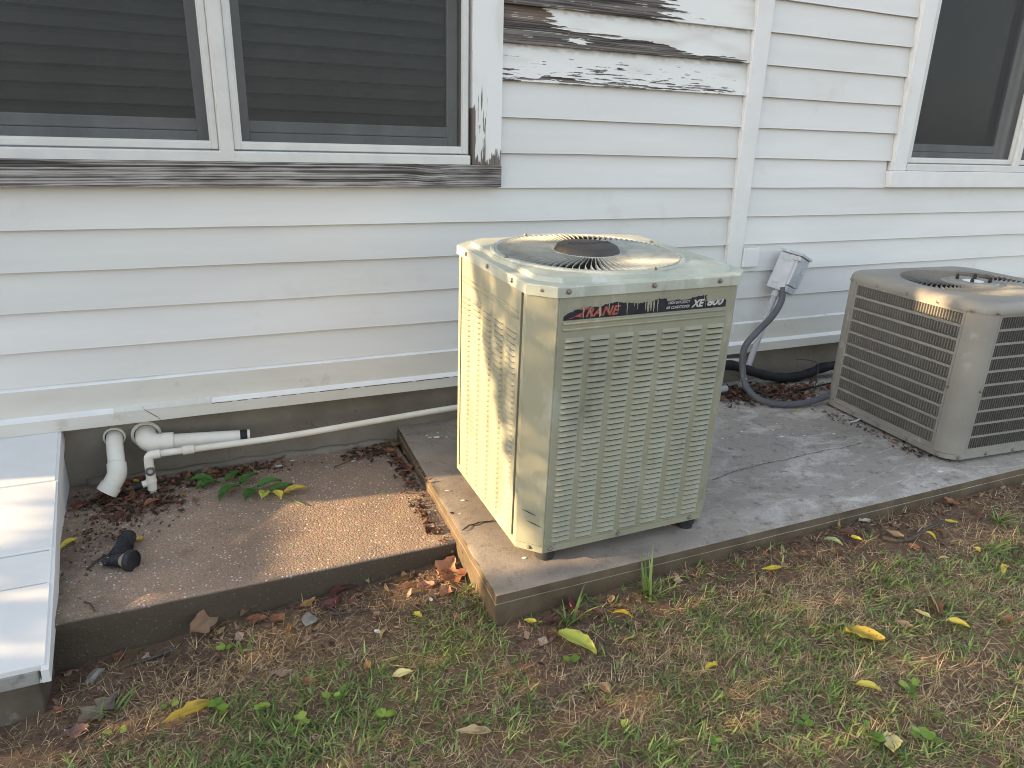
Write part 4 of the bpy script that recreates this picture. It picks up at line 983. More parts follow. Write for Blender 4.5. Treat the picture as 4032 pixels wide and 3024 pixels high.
# ------------------------------------------------------------------ fallen leaves, each one lying where it fell
LEAVES = [
    (0.92, -1.583, 0.068, 'ovate', 'limeyellow', 0.14, -65, 'long lime yellow leaf arching over the grass before the beige unit'),
    (1.724, -1.521, 0.107, 'roll', 'yellow', 0.075, -15, 'yellow leaf folded lengthwise on dry grass right of the tall crabgrass'),
    (2.624, -1.542, 0.105, 'crumple', 'yellow', 0.05, -58, 'bright yellow crumpled leaf on bare red soil above the curved stick'),
    (2.446, -1.585, 0.106, 'roll', 'yellow', 0.055, -90, 'yellow curled leaf lying across the right end of the curved stick'),
    (2.149, -1.503, 0.108, 'crumple', 'yellow', 0.045, -58, 'small ragged yellow leaf left of the curved stick'),
    (2.531, -1.713, 0.106, 'crumple', 'yellow', 0.035, -103, 'tiny yellow leaf on bare soil near the right picture edge'),
    (2.36, -1.705, 0.107, 'roll', 'paleyellow', 0.04, -24, 'small pale yellow leaf scrap on the bare soil patch'),
    (2.493, -1.841, 0.106, 'roll', 'yellow', 0.085, 22, 'yellow rolled leaf with long stem at the right picture edge'),
    (1.983, -1.905, 0.109, 'roll', 'paleyellow', 0.055, -76, 'narrow pale yellow leaf beside the long dark brown leaf'),
    (2.043, -1.982, 0.109, 'ovate', 'yellow', 0.065, -65, 'yellow oval leaf arched over the grass at lower right'),
    (1.714, -1.919, 0.106, 'crumple', 'gold', 0.105, -50, 'golden yellow leaf with curled edges lying in moss at right'),
    (1.198, -1.855, 0.088, 'roll', 'yellow', 0.085, -97, 'upright rolled yellow leaf standing in thick green grass'),
    (1.551, -2.073, 0.102, 'ovate', 'yellow', 0.065, -42, 'broad bright yellow leaf in the grass at lower right'),
    (1.445, -2.233, 0.099, 'crumple', 'paleyellow', 0.075, 54, 'pale yellow crinkled leaf near the bottom edge at right'),
    (0.84, -1.426, 0.063, 'crumple', 'yellow', 0.045, -24, 'yellow bent leaf by the front corner of the big slab'),
    (1.116, -1.527, 0.082, 'roll', 'gold', 0.06, -33, 'thin golden leaf below the tall crabgrass tuft'),
    (0.89, -1.894, 0.066, 'crumple', 'limeyellow', 0.035, 41, 'small lime yellow leaf scrap in the grass at bottom centre'),
    (2.049, -1.488, 0.109, 'ovate', 'palegreen', 0.06, -65, 'pale green leaf with stem near the front face of the big slab'),
    (2.329, -1.523, 0.107, 'lobed', 'tan', 0.06, -58, 'light brown leaf at the left end of the curved stick'),
    (2.783, -1.428, 0.104, 'lobed', 'rust', 0.055, -71, 'rusty brown leaf near the far end of the big slab'),
    (2.517, -1.576, 0.106, 'roll', 'brown', 0.045, -97, 'small dark brown leaf right of the curved stick'),
    (2.035, -1.902, 0.109, 'roll', 'redbrown', 0.1, 57, 'long dark red brown folded leaf in the dry grass'),
    (2.158, -1.458, 0.108, 'crumple', 'redbrown', 0.06, -42, 'dark red brown leaf against the front face of the big slab'),
    (1.477, -1.559, 0.1, 'roll', 'brown', 0.04, -71, 'thin brown curled leaf right of the tall crabgrass'),
    (0.988, -1.419, 0.073, 'lobed', 'maroon', 0.065, 48, 'maroon leaf standing behind the small crabgrass tuft'),
    (0.898, -1.449, 0.067, 'crumple', 'maroon', 0.045, -7, 'dark maroon leaf below the small crabgrass tuft'),
    (1.053, -1.478, 0.078, 'crumple', 'maroon', 0.04, -42, 'small maroon scrap right of the small crabgrass tuft'),
    (2.18, -1.394, 0.108, 'roll', 'tan', 0.04, 60, 'tan curled leaf standing at the foot of the big slab'),
    (1.878, -1.921, 0.11, 'lobed', 'tan', 0.045, -58, 'tan leaf scrap in dry grass left of the long dark brown leaf'),
    (0.905, -1.769, 0.067, 'crumple', 'tan', 0.05, -76, 'tan shrivelled leaf in green grass below the lime leaf'),
    (0.881, -1.506, 0.066, 'crumple', 'rust', 0.035, -24, 'rust scrap behind the tip of the lime leaf'),
    (2.197, -2.033, 0.108, 'lobed', 'rust', 0.05, 9, 'rusty leaf lying at the right picture edge'),
    (2.312, -1.398, 0.107, 'lobed', 'cream', 0.05, -7, 'bleached cream leaf at the foot of the big slab'),
    (-0.098, -0.983, -0.002, 'ovate', 'bigbrown', 0.105, 48, 'large smooth brown leaf leaning on the left slab face'),
    (0.044, -0.968, 0.006, 'roll', 'brown', 0.075, 32, 'brown rolled leaf propped on the left slab face'),
    (0.058, -1.014, 0.006, 'lobed', 'rust', 0.055, -24, 'rust leaf just right of the large smooth brown leaf'),
    (0.122, -1.045, 0.01, 'lobed', 'rust', 0.055, -58, 'rust leaf left of the pale grey stone'),
    (0.223, -1.01, 0.015, 'lobed', 'orange', 0.05, 22, 'orange brown leaf directly behind the pale grey stone'),
    (0.296, -1.039, 0.019, 'crumple', 'maroon', 0.07, 41, 'dark maroon leaf against the left slab face behind a twig'),
    (0.153, -1.099, 0.012, 'roll', 'orange', 0.045, -103, 'narrow orange brown leaf before the pale grey stone'),
    (0.231, -1.128, 0.016, 'roll', 'tan', 0.035, 41, 'small tan curl just right of the pale grey stone'),
    (0.535, -1.221, 0.037, 'ovate', 'yellow', 0.045, -58, 'small bright yellow leaf on soil by the slab step'),
    (0.414, -1.257, 0.026, 'roll', 'paleyellow', 0.055, 57, 'narrow straw yellow leaf pointing at the left slab'),
    (0.419, -1.46, 0.027, 'ovate', 'paleyellow', 0.06, -7, 'pale yellow round leaf lying flat at the edge of the lawn'),
    (0.337, -1.377, 0.022, 'crumple', 'orange', 0.035, -97, 'small orange leaf left of the pale yellow round leaf'),
    (-0.149, -1.346, -0.005, 'roll', 'gold', 0.12, 20, 'long narrow golden leaf at lower left'),
    (0.527, -1.748, 0.036, 'roll', 'beige', 0.085, -15, 'beige cupped leaf near the bottom edge'),
    (-0.377, -1.218, -0.031, 'oak', 'greybrown', 0.12, 48, 'grey brown oak leaf with deep lobes at lower left'),
    (0.106, -1.298, 0.009, 'lobed', 'pinkbrown', 0.05, -7, 'pinkish brown leaf scrap in the middle of the bare soil'),
    (0.053, -1.279, 0.006, 'roll', 'tan', 0.035, 60, 'small tan curl left of the pinkish brown scrap'),
    (-0.428, -1.266, -0.037, 'lobed', 'purple', 0.06, -7, 'purplish brown leaf below the oak leaf'),
    (0.168, -1.37, 0.012, 'crumple', 'rust', 0.05, -24, 'reddish curled leaf at the edge of the lower left lawn'),
    (0.697, -1.031, 0.051, 'lobed', 'salmon', 0.095, 41, 'large salmon brown leaf in the corner of the two slabs'),
    (0.707, -1.091, 0.052, 'lobed', 'rust', 0.085, 2, 'rust leaf overlapping the large salmon leaf'),
    (0.607, -1.09, 0.043, 'lobed', 'salmon', 0.06, -7, 'salmon leaf lying apart left of the slab corner pile'),
    (0.65, -1.157, 0.047, 'lobed', 'salmon', 0.06, 48, 'salmon leaf at the front of the slab corner pile'),
    (0.554, -1.009, 0.038, 'roll', 'brown', 0.085, 22, 'dark brown rolled leaf against the left slab near the corner'),
    (0.548, -1.059, 0.038, 'roll', 'rust', 0.05, 9, 'rust curled leaf below the dark rolled leaf'),
    (0.344, -0.989, 0.022, 'roll', 'maroon', 0.11, 24, 'long maroon folded leaf at the foot of the left slab'),
    (0.482, -1.024, 0.032, 'roll', 'straw', 0.04, -85, 'straw coloured curl near the middle of the left slab foot'),
    (0.436, -0.974, 0.028, 'ovate', 'palegreen', 0.04, -97, 'small pale green leaf propped on the left slab face'),
    (-0.397, -0.157, 0.123, 'ovate', 'redbrown', 0.085, -42, 'long reddish brown leaf left of the capped pipe stub'),
    (-0.319, -0.223, 0.123, 'lobed', 'rust', 0.045, 37, 'rust triangular leaf left of the upright pipe'),
    (-0.257, -0.293, 0.123, 'ovate', 'rust', 0.07, 48, 'reddish oval leaf at the foot of the upright pipe'),
    (-0.503, -0.222, 0.123, 'roll', 'rust', 0.05, 54, 'narrow rust leaf near the white sloped cover'),
    (-0.017, -0.089, 0.123, 'roll', 'orange', 0.065, 16, 'orange brown leaf behind the green sprig'),
    (-0.357, -0.083, 0.123, 'crumple', 'redbrown', 0.05, 9, 'dark red crumpled leaf under the open drain elbow'),
    (-0.325, -0.056, 0.123, 'crumple', 'gold', 0.035, -24, 'golden scrap right of the open drain elbow'),
    (0.048, 0.0, 0.123, 'roll', 'gold', 0.06, 9, 'golden brown leaf along the foundation'),
    (-0.51, -0.507, 0.123, 'ovate', 'yellow', 0.07, 45, 'yellow oval leaf beside the white sloped cover'),
    (-0.286, -0.555, 0.123, 'crumple', 'gold', 0.04, -71, 'golden leaf touching the hose nozzle'),
    (0.777, -0.077, 0.123, 'crumple', 'brown', 0.07, 41, 'brown curled leaf in the back corner of the slab step'),
    (0.724, -0.125, 0.123, 'crumple', 'rust', 0.06, -42, 'rust curled leaf in front of the back step corner'),
    (0.793, -0.181, 0.123, 'crumple', 'tan', 0.05, -97, 'tan curled leaf against the side of the raised slab'),
    (0.76, -0.34, 0.123, 'crumple', 'redbrown', 0.06, -81, 'red brown leaf wedged at the side of the raised slab'),
    (3.277, -0.348, 0.187, 'lobed', 'redbrown', 0.1, -58, 'dark brown leaf under the grey cable loop'),
    (3.139, -0.235, 0.189, 'lobed', 'rust', 0.09, 22, 'rust leaf under the black insulated line'),
    (2.958, -0.283, 0.188, 'lobed', 'redbrown', 0.08, -81, 'brown leaf inside the left bend of the cable loop'),
    (3.054, -1.084, 0.173, 'lobed', 'orange', 0.06, -58, 'orange brown leaf at the corner foot of the grey unit'),
    (2.977, -0.981, 0.175, 'roll', 'tan', 0.045, -85, 'tan curl beside the bottom of the grey unit'),
    (2.839, -0.511, 0.184, 'roll', 'yellow', 0.035, -7, 'tiny yellow leaf below the grey cable loop'),
    (1.495, -1.237, 0.171, 'crumple', 'tan', 0.05, 9, 'tan leaf under the bottom edge of the beige unit'),
]
LC = dict(limeyellow=((.42, .50, .06), (.58, .56, .16)), yellow=((.62, .50, .05), (.72, .60, .14)), paleyellow=((.62, .54, .22), (.70, .62, .32)), gold=((.52, .36, .05), (.62, .46, .10)),
          palegreen=((.30, .40, .16), (.42, .48, .26)), tan=((.36, .22, .12), (.46, .31, .18)), rust=((.25, .105, .055), (.36, .17, .10)), brown=((.16, .095, .055), (.25, .16, .10)),
          redbrown=((.15, .065, .045), (.22, .10, .065)), maroon=((.115, .042, .042), (.17, .07, .065)), cream=((.50, .44, .36), (.58, .52, .44)), bigbrown=((.27, .165, .105), (.34, .22, .15)),
          orange=((.36, .17, .06), (.46, .26, .11)), beige=((.44, .33, .18), (.54, .43, .26)), greybrown=((.20, .155, .12), (.27, .215, .17)), pinkbrown=((.38, .25, .19), (.46, .33, .26)),
          purple=((.14, .085, .085), (.20, .125, .12)), salmon=((.38, .175, .115), (.48, .26, .18)), straw=((.48, .35, .18), (.56, .44, .26)), green=((.055, .14, .030), (.085, .19, .045)))
def leaf_mesh(kind, L, col, seed, wide=None):
    rs = np.random.default_rng(seed); nu, nv = 11, 7
    U, V = np.meshgrid(np.linspace(0, 1, nu), np.linspace(-1, 1, nv), indexing='ij')
    prof = np.sin(np.pi * np.clip(U, 0.0, 1) ** .78) ** .85
    wd = wide or dict(ovate=.46, roll=.40, crumple=.55, lobed=.72, oak=.62)[kind]
    if kind == 'lobed': prof = prof * (.62 + .45 * np.abs(np.cos(U * 6.3 + .4)))
    if kind == 'oak': prof = prof * (.25 + .80 * np.abs(np.cos(U * 9.4 + .2)) ** 1.4)
    prof = prof * (1 + .10 * rs.standard_normal(prof.shape) * (np.abs(V) > .9)); prof[0] = .02; prof[-1] = .02
    half = L * wd / 2 * prof; y = V * half; x = (U - .5) * L; z = np.zeros_like(x)
    if kind == 'roll':
        k = rs.uniform(1.3, 2.1); a = V * k; rr = half / k; y = rr * np.sin(a); z = rr * (1 - np.cos(a))
        z += L * .10 * np.sin(np.pi * U) * rs.uniform(-.2, 1); y = y + L * .08 * np.sin(np.pi * U * 1.2)
    elif kind == 'crumple':
        z = L * .20 * (fbm(U * 3 + seed, V * 1.6, seed, 3) - .4) + L * .10 * np.abs(V) ** 1.5; x = x * .88; y = y + L * .05 * np.sin(U * 5)
    elif kind in ('lobed', 'oak'):
        z = L * .13 * np.abs(V) ** 1.5 * rs.uniform(.3, 1.1) + L * .16 * (fbm(U * 2.4 + seed, V * 1.4, seed, 3) - .45) + L * .06 * (2 * U - 1) ** 2
    else:
        z = L * .10 * np.abs(V) ** 1.4 + L * rs.uniform(.05, .16) * np.sin(np.pi * U) + L * .03 * (fbm(U * 4, V * 2, seed, 2) - .5)
    z = z - np.minimum(z.min(), 0) + .002
    c1, c2 = LC[col]; t = np.clip(fbm(U * 3 + seed, V * 2 + 9, seed + 5, 4) * 1.6 - .3, 0, 1)
    vein = np.clip(np.exp(-(V / .13) ** 2) + .5 * np.exp(-((np.abs(V) * .6 - (U * 5 % 1)) / .09) ** 2), 0, 1)
    C = lerp(c1, c2, t) * (1 - .16 * vein[..., None]); spot = fbm(U * 7 + seed, V * 5, seed + 11, 3) > .70; C = np.where(spot[..., None], C * .6, C)
    I = np.arange(nu * nv).reshape(nu, nv); F = np.stack([I[:-1, :-1], I[1:, :-1], I[1:, 1:], I[:-1, 1:]], -1).reshape(-1, 4).tolist()
    Vt = np.stack([x, y, z], -1).reshape(-1, 3).tolist(); C = C.reshape(-1, 3).tolist()
    s0 = len(Vt); zs = z[0, nv // 2]; pl = L * rs.uniform(.12, .3)
    Vt += [(-L / 2, -.0008, zs), (-L / 2, .0008, zs), (-L / 2 - pl, .0012 + pl * .2, zs + .003), (-L / 2 - pl, -.0004 + pl * .2, zs + .003), (-L / 2, 0, zs + .0012), (-L / 2 - pl, pl * .2, zs + .0042)]
    C += [[k * .8 for k in c1]] * 6; F += [(s0, s0 + 1, s0 + 2, s0 + 3), (s0 + 1, s0 + 4, s0 + 5, s0 + 2), (s0 + 4, s0, s0 + 3, s0 + 5)]
    me = bpy.data.meshes.new('leaf'); me.from_pydata(Vt, [], F); me.update(); setcol(me, np.concatenate([np.array(C), np.ones((len(C), 1))], 1))
    me.polygons.foreach_set('use_smooth', [True] * len(me.polygons)); me.materials.append(M['leaf']); return me
LEAN = {'large smooth brown leaf leaning on the left slab face': (38, 0), 'maroon leaf standing behind the small crabgrass tuft': (45, 20), 'upright rolled yellow leaf standing in thick green grass': (0, -50),
        'brown rolled leaf propped on the left slab face': (25, 0), 'small pale green leaf propped on the left slab face': (50, 0), 'tan curled leaf standing at the foot of the big slab': (0, -55)}
for i, (x, y, z, kind, col, ln, yaw, lab) in enumerate(LEAVES):
    o = bpy.data.objects.new('fallen_leaf', leaf_mesh(kind, ln * (1.3 if col == 'bigbrown' else 1.0 if 'yellow' in col else 1.15), col, 100 + i)); COL.objects.link(o)
    gh = float(gzn(x, y)) if (z < .115 and y < -.985) else z
    ex = LEAN.get(lab, (0, 0)); zo = .002 + (.5 * ln * math.sin(R_(max(map(abs, ex)))) * .8)
    if y < -1.42: zo += .008
    o.location = (x, y, gh + zo)
    o.rotation_euler = (R_(random.uniform(-8, 8) + ex[0]), R_(random.uniform(-8, 8) + ex[1]), R_(yaw + random.choice((0, 180)) * (0 if ex != (0, 0) else 1)))
    tag(o, lab, 'leaf', 'fallen leaves on the slabs and lawn')

# green compound leaf on the left slab
sp = tag(empty('leaf_sprig', (.10, -.29, .125)), 'green compound leaf sprig turning yellow at one end on the slab', 'sprig')
def spc(o): o.matrix_parent_inverse = Matrix.Translation(-Vector(sp.location)); return o
b = MB(); b.tube(bez([(-.03, -.165, .136), (.037, -.240, .140), (.083, -.290, .141), (.138, -.337, .140), (.185, -.375, .137), (.216, -.395, .132), (.293, -.514, .127)], 4), .0018, 6); b.c = [(.20, .26, .08)] * len(b.v); spc(b.build('stem', 'leaf', sp, True))
for i, (bx_, by_, dx, dy, L, c_) in enumerate([(-.02, -.175, -.05, -.05, .085, 'green'), (.02, -.215, .045, .055, .075, 'green'), (.068, -.270, .055, .055, .085, 'green'), (.062, -.262, -.05, -.075, .105, 'green'), (.115, -.315, -.03, -.085, .085, 'green'),
                                               (.130, -.325, .065, .02, .080, 'green'), (.175, -.362, .060, .018, .075, 'green'), (.160, -.350, -.02, -.075, .070, 'limeyellow'), (.195, -.378, .01, -.055, .060, 'yellow'), (.222, -.398, .06, .005, .075, 'gold'), (-.03, -.165, -.055, .0, .07, 'green')]):
    a = math.atan2(dy, dx); L *= 1.3; me = leaf_mesh('ovate', L, c_, 300 + i, .46); o = bpy.data.objects.new('leaflet', me); COL.objects.link(o); o.parent = sp
    o.location = (bx_ + math.cos(a) * L * .5, by_ + math.sin(a) * L * .5, .131 + .003 * (i % 3)); o.rotation_euler = (R_(random.uniform(-10, 10)), R_(random.uniform(-8, 4)), a); spc(o)

# ------------------------------------------------------------------ sticks, stones, brick chip
def stick(pts, r, label, seed, name='twig'):
    rs = random.Random(seed); P = bez(pts, 6); b = MB(); b.tube(P, [max(.0008, r * (1 - .35 * i / len(P)) * rs.uniform(.8, 1.15)) for i in range(len(P))], 8)
    return tag(b.build(name, 'twig', None, True), label, 'twig', 'twigs on the ground')
def G(x, y, h=.006): return (x, y, float(gzn(x, y)) + h)
stick([G(2.262, -1.527, .010), G(2.30, -1.56, .014), G(2.36, -1.572, .018), G(2.43, -1.560, .022), G(2.50, -1.548, .02), G(2.575, -1.545, .026)], .0085, 'dark curved stick lying on bare soil at the right', 3, 'stick')
stick([G(-.185, -1.035), G(-.24, -1.05, .01), G(-.31, -1.06, .008)], .0055, 'rough brown stick at the foot of the left slab', 5)
stick([G(.285, -1.09), G(.33, -1.115, .012), G(.40, -1.135, .010)], .0045, 'pair of thin twigs right of the pale grey stone', 6)
stick([G(.275, -1.04), G(.30, -1.09, .012), G(.31, -1.14, .006)], .0045, 'twig pointing at the left slab near the pale grey stone', 8)
stick([(-.435, -.70, .128), (-.405, -.655, .132), (-.372, -.632, .134)], .0040, 'dark twig on the slab left of the hose nozzle', 9)
stick([(-.425, -.89, .127), (-.405, -.915, .130), (-.39, -.955, .128)], .0030, 'small dark twig near the front edge of the left slab', 11)
stick([(.46, -.21, .130), (.50, -.20, .134), (.56, -.155, .135), (.60, -.10, .14)], .0028, 'thin branched twig near the slab step', 12)
stick([(1.72, -.48, .187), (1.76, -.47, .19), (1.80, -.478, .187)], .002, 'short dark twig right of the beige unit', 13)
def rock(x, y, sx, sy, sz, mat, label, cat, seed, z=None, name='stone'):
    bm = bmesh.new(); bmesh.ops.create_icosphere(bm, subdivisions=3, radius=1); rs = random.Random(seed)
    pl = [(Vector((rs.gauss(0, 1), rs.gauss(0, 1), rs.gauss(0, 1))).normalized(), rs.uniform(.50, .80)) for _ in range(12)]
    for v in bm.verts:
        for n_, d_ in pl:
            k = v.co.dot(n_)
            if k > d_: v.co -= n_ * (k - d_)
        v.co = Vector((v.co.x * sx, v.co.y * sy, v.co.z * sz))
    me = bpy.data.meshes.new(name); bm.to_mesh(me); bm.free(); o = link(name, me, mat); o.location = (x, y, (float(gzn(x, y)) if z is None else z) + sz * .35); o.rotation_euler = (rs.uniform(-.2, .2), rs.uniform(-.2, .2), rs.uniform(0, 6))
    tag(o, label, cat, 'stones on the bare soil'); return o
rock(.214, -1.085, .036, .027, .016, 'stone', 'pale grey angular stone on soil before the left slab', 'stone', 4)
rock(-.405, -1.050, .040, .022, .012, 'stone', 'flat grey stone beside the curb of the cellar cover', 'stone', 9)
rock(.646, -1.287, .018, .015, .013, 'brickm', 'orange brick chip on soil by the slab step', 'brick chip', 14, None, 'brick_chip')
rock(.69, -1.235, .014, .011, .010, 'stone', 'small pinkish pebble by the side of the raised slab', 'stone', 21)
rock(.40, -1.235, .012, .009, .008, 'fleck', 'small white pebble in the middle of the bare soil', 'stone', 22)
rock(.60, -1.16, .012, .008, .006, 'fleck', 'white chip left of the slab corner leaf pile', 'stone', 23)

# dried white paint drips and flakes on the slabs
b = MB(); rs = random.Random(3)
def fleck(x, y, z, r, sq=.6):
    n = 7; a0 = rs.uniform(0, 6); pts = [(x + r * rs.uniform(.6, 1.2) * math.cos(a0 + 6.283 * k / n), y + r * sq * rs.uniform(.6, 1.2) * math.sin(a0 + 6.283 * k / n), z + .0012) for k in range(n)]
    b.add(pts, [tuple(range(n))])
for (x, y, r) in [(.935, -.19, .020), (.905, -.185, .010), (.98, -.205, .008), (.90, -.155, .007), (.96, -.14, .007), (.815, -.695, .009), (.845, -.79, .010), (.80, -.88, .005), (.905, -1.23, .012), (2.17, -.60, .012), (2.36, -.62, .010), (2.21, -.66, .009), (2.52, -.66, .010), (2.50, -.74, .014), (2.58, -.73, .006), (2.62, -.77, .010),
                  (2.64, -.77, .005), (2.78, -.80, .011), (2.75, -.73, .004), (2.66, -.72, .005), (2.60, -.60, .006), (2.70, -.86, .005), (2.9, -1.28, .016), (1.93, -.75, .006), (2.05, -.71, .011), (2.02, -.67, .009)]:
    fleck(x, y, zsl(y) + .002, r)
for _ in range(120): 
    x = rs.uniform(1.7, 2.95); y = rs.uniform(-1.2, -.35); fleck(x, y, zsl(y) + .002, rs.uniform(.0012, .003))
for _ in range(90): fleck(rs.uniform(-.45, .75), rs.uniform(-.9, -.08), .1255, rs.uniform(.0012, .004))
for (x, y, r) in [(.30, -.075, .014), (.565, -.145, .012), (.55, -.175, .010), (.24, -.11, .016), (.43, -.19, .006)]: fleck(x, y, .1265, r)
o = b.build('paint_flecks', 'fleck'); tag(o, 'dried white paint drips scattered over the slabs', 'paint', None, 'stuff')

# ------------------------------------------------------------------ grass, straw and litter (uncountable)
def visible_lawn(n, r):
    x = r.uniform(-1.0, 3.7, n); y = r.uniform(-2.75, -.98, n)
    front = np.where(x < .74, -.985, -1.398); xi = (x > -1.7) & (x < -.505) & (y > -1.16)
    ok = (y < front) & ~xi & (y < -1.0 + .42 * (3.0 - x)) & (y > -1.62 - .45 * (x + .1)) ; return x[ok], y[ok], (front - y)[ok]
class Blades:
    def __init__(s): s.V = []; s.F = []; s.C = []; s.n = 0
    def add(s, base, az, lean, L, w, curve, col, seg=3):
        n = len(L); d = np.stack([np.cos(az), np.sin(az), 0 * az], -1); sd = np.stack([-np.sin(az), np.cos(az), 0 * az], -1)
        rows = []; p = base.copy(); th = lean.copy()
        for k in range(seg + 1):
            ww = (w * (1 - (k / seg) ** 1.6) + .0001)[:, None]
            rows.append(p - sd * ww * .5); rows.append(p + sd * ww * .5 + np.array([0, 0, 1]) * ww * .25)
            st = (L / seg)[:, None]; p = p + d * st * np.sin(th)[:, None] + np.array([0, 0, 1.0]) * st * np.cos(th)[:, None]; th = th + curve / seg
        A = np.stack(rows, 1); m = 2 * (seg + 1); base_i = s.n + np.arange(n)[:, None] * m
        for k in range(seg): s.F.append(base_i + np.array([[2 * k, 2 * k + 1, 2 * k + 3, 2 * k + 2]]))
        s.V.append(A.reshape(-1, 3)); s.C.append(np.repeat(col, m, 0)); s.n += n * m
    def build(s, name, mat, label, cat):
        V = np.concatenate(s.V); F = np.concatenate(s.F); C = np.concatenate(s.C)
        me = bpy.data.meshes.new(name); me.vertices.add(len(V)); me.vertices.foreach_set('co', V.astype(np.float32).ravel())
        me.loops.add(len(F) * 4); me.loops.foreach_set('vertex_index', F.astype(np.int32).ravel()); me.polygons.add(len(F)); me.polygons.foreach_set('loop_start', np.arange(len(F), dtype=np.int32) * 4)
        me.update(calc_edges=True); me.validate(); setcol(me, np.concatenate([C, np.ones((len(C), 1))], 1)); me.materials.append(M[mat])
        o = bpy.data.objects.new(name, me); COL.objects.link(o)
        if label: tag(o, label, cat, None, 'stuff')
        return o
def tint(n, r, stops, jit=.28):
    k = r.uniform(0, len(stops) - 1.001, n); i = k.astype(int); t = (k - i)[:, None]; S = np.array(stops)
    return np.clip((S[i] * (1 - t) + S[i + 1] * t) * (1 + jit * r.standard_normal((n, 1))), .005, 1)
GREEN = [(.085, .15, .04), (.135, .21, .055), (.20, .28, .08), (.29, .34, .11)]
STRAW = [(.27, .19, .095), (.44, .33, .18), (.56, .45, .29), (.36, .25, .13)]
def lawn():
    r = rng
    def gdens(x, y, d):
        n = fbm(x * 2.3 + 4, y * 2.3 + 9, 61, 4); m = sstep(.06, .42, d)
        bare = np.exp(-(((x - 2.45) / .55) ** 2 + ((y + 1.62) / .16) ** 2)) * .6 + np.exp(-(((x - 1.75) / .28) ** 2 + ((y + 1.72) / .12) ** 2)) * .5
        left = sstep(.75, .35, x) * sstep(.50, .25, d) * .75
        return np.clip((n - .41) * 3.2 * (.22 + .78 * m) + .36 * m + .20 * sstep(.75, 1.1, d) - bare - left, 0, 1)
    B = Blades()
    x, y, d = visible_lawn(19000, r); k = r.random(len(x)) < gdens(x, y, d); x, y, d = x[k], y[k], d[k]
    for rep in range(7):
        n = len(x); bx = x + r.normal(0, .006, n); by = y + r.normal(0, .006, n); base = np.stack([bx, by, gzn(bx, by) - .002], -1)
        az = r.uniform(0, 6.283, n); lean = r.uniform(.45, 1.5, n); L = r.gamma(5, .0062, n).clip(.010, .055); w = r.uniform(.0026, .0058, n) * (.7 + L * 8)
        B.add(base, az, lean, L, w, r.uniform(0, .9, n), tint(n, r, GREEN))
    B.build('grass', 'blade', 'patchy green grass growing in the red soil', 'grass')
    B = Blades()   # dry tufts
    x, y, d = visible_lawn(9000, r); n_ = fbm(x * 2.6 + 20, y * 2.6 + 3, 71, 4); k = r.random(len(x)) < np.clip((n_ - .38) * 3.6, 0, 1) * (.12 + .88 * sstep(.08, .3, d)) + .04; x, y = x[k], y[k]
    for rep in range(9):
        n = len(x); bx = x + r.normal(0, .007, n); by = y + r.normal(0, .007, n); base = np.stack([bx, by, gzn(bx, by) - .002], -1)
        B.add(base, r.uniform(0, 6.283, n), r.uniform(.3, 1.45, n), r.gamma(4, .009, n).clip(.012, .075), r.uniform(.0010, .0022, n), r.uniform(-.3, 1.2, n), tint(n, r, STRAW))
    # thatch lying flat everywhere
    x, y, d = visible_lawn(170000, r); k = r.random(len(x)) < (.25 + .75 * sstep(.0, .35, d)) * np.clip(fbm(x * 4, y * 4, 81, 3) * 1.5 - .15, 0, 1); x, y = x[k], y[k]; n = len(x)
    base = np.stack([x, y, gzn(x, y) + r.uniform(.000, .007, n)], -1)
    B.add(base, r.uniform(0, 6.283, n), r.uniform(1.25, 1.62, n), r.gamma(3, .010, n).clip(.008, .07), r.uniform(.0009, .0019, n), r.uniform(-.25, .35, n), tint(n, r, [(.20, .145, .085)] + STRAW, .25))
    B.build('dry_grass', 'dry', 'dry straw coloured grass and thatch over the soil', 'dry grass')
    # crumbs of leaf, bark and soil
    V, F, C = [], [], []
    def crumbs(x, y, z, smin, smax, cols):
        n = len(x); s = r.uniform(smin, smax, n); a = r.uniform(0, 6.283, n); tx = r.normal(0, .45, n); ty = r.normal(0, .45, n); asp = r.uniform(.25, .9, n)
        u = np.stack([np.cos(a), np.sin(a), tx], -1) * s[:, None]; v = np.stack([-np.sin(a), np.cos(a), ty], -1) * (s * asp)[:, None]; c = np.stack([x, y, z + s * .35], -1)
        k0 = sum(len(q) for q in V); P = np.stack([c - u, c + v * .9 + u * .1, c + u + np.array([0, 0, .3]) * s[:, None], c - v], 1)
        V.append(P.reshape(-1, 3)); F.append(k0 + np.arange(n)[:, None] * 4 + np.array([[0, 1, 2, 3]])); C.append(np.repeat(tint(n, r, cols, .3), 4, 0))
    BR = [(.05, .03, .022), (.10, .055, .038), (.18, .10, .065), (.26, .17, .12), (.12, .06, .045)]
    x, y, d = visible_lawn(80000, r); k = r.random(len(x)) < np.clip(1.0 - d * 1.9, .08, 1) * np.clip(fbm(x * 5, y * 5, 91, 3) * 2.1 - .45, 0, 1); x, y = x[k], y[k]
    crumbs(x, y, gzn(x, y), .0018, .0075, BR)
    x, y, d = visible_lawn(5200, r); k = r.random(len(x)) < np.clip(1.1 - d * 3.2, 0, 1); crumbs(x[k], y[k], gzn(x[k], y[k]), .006, .016, BR + [(.32, .20, .14)])
    LM = []
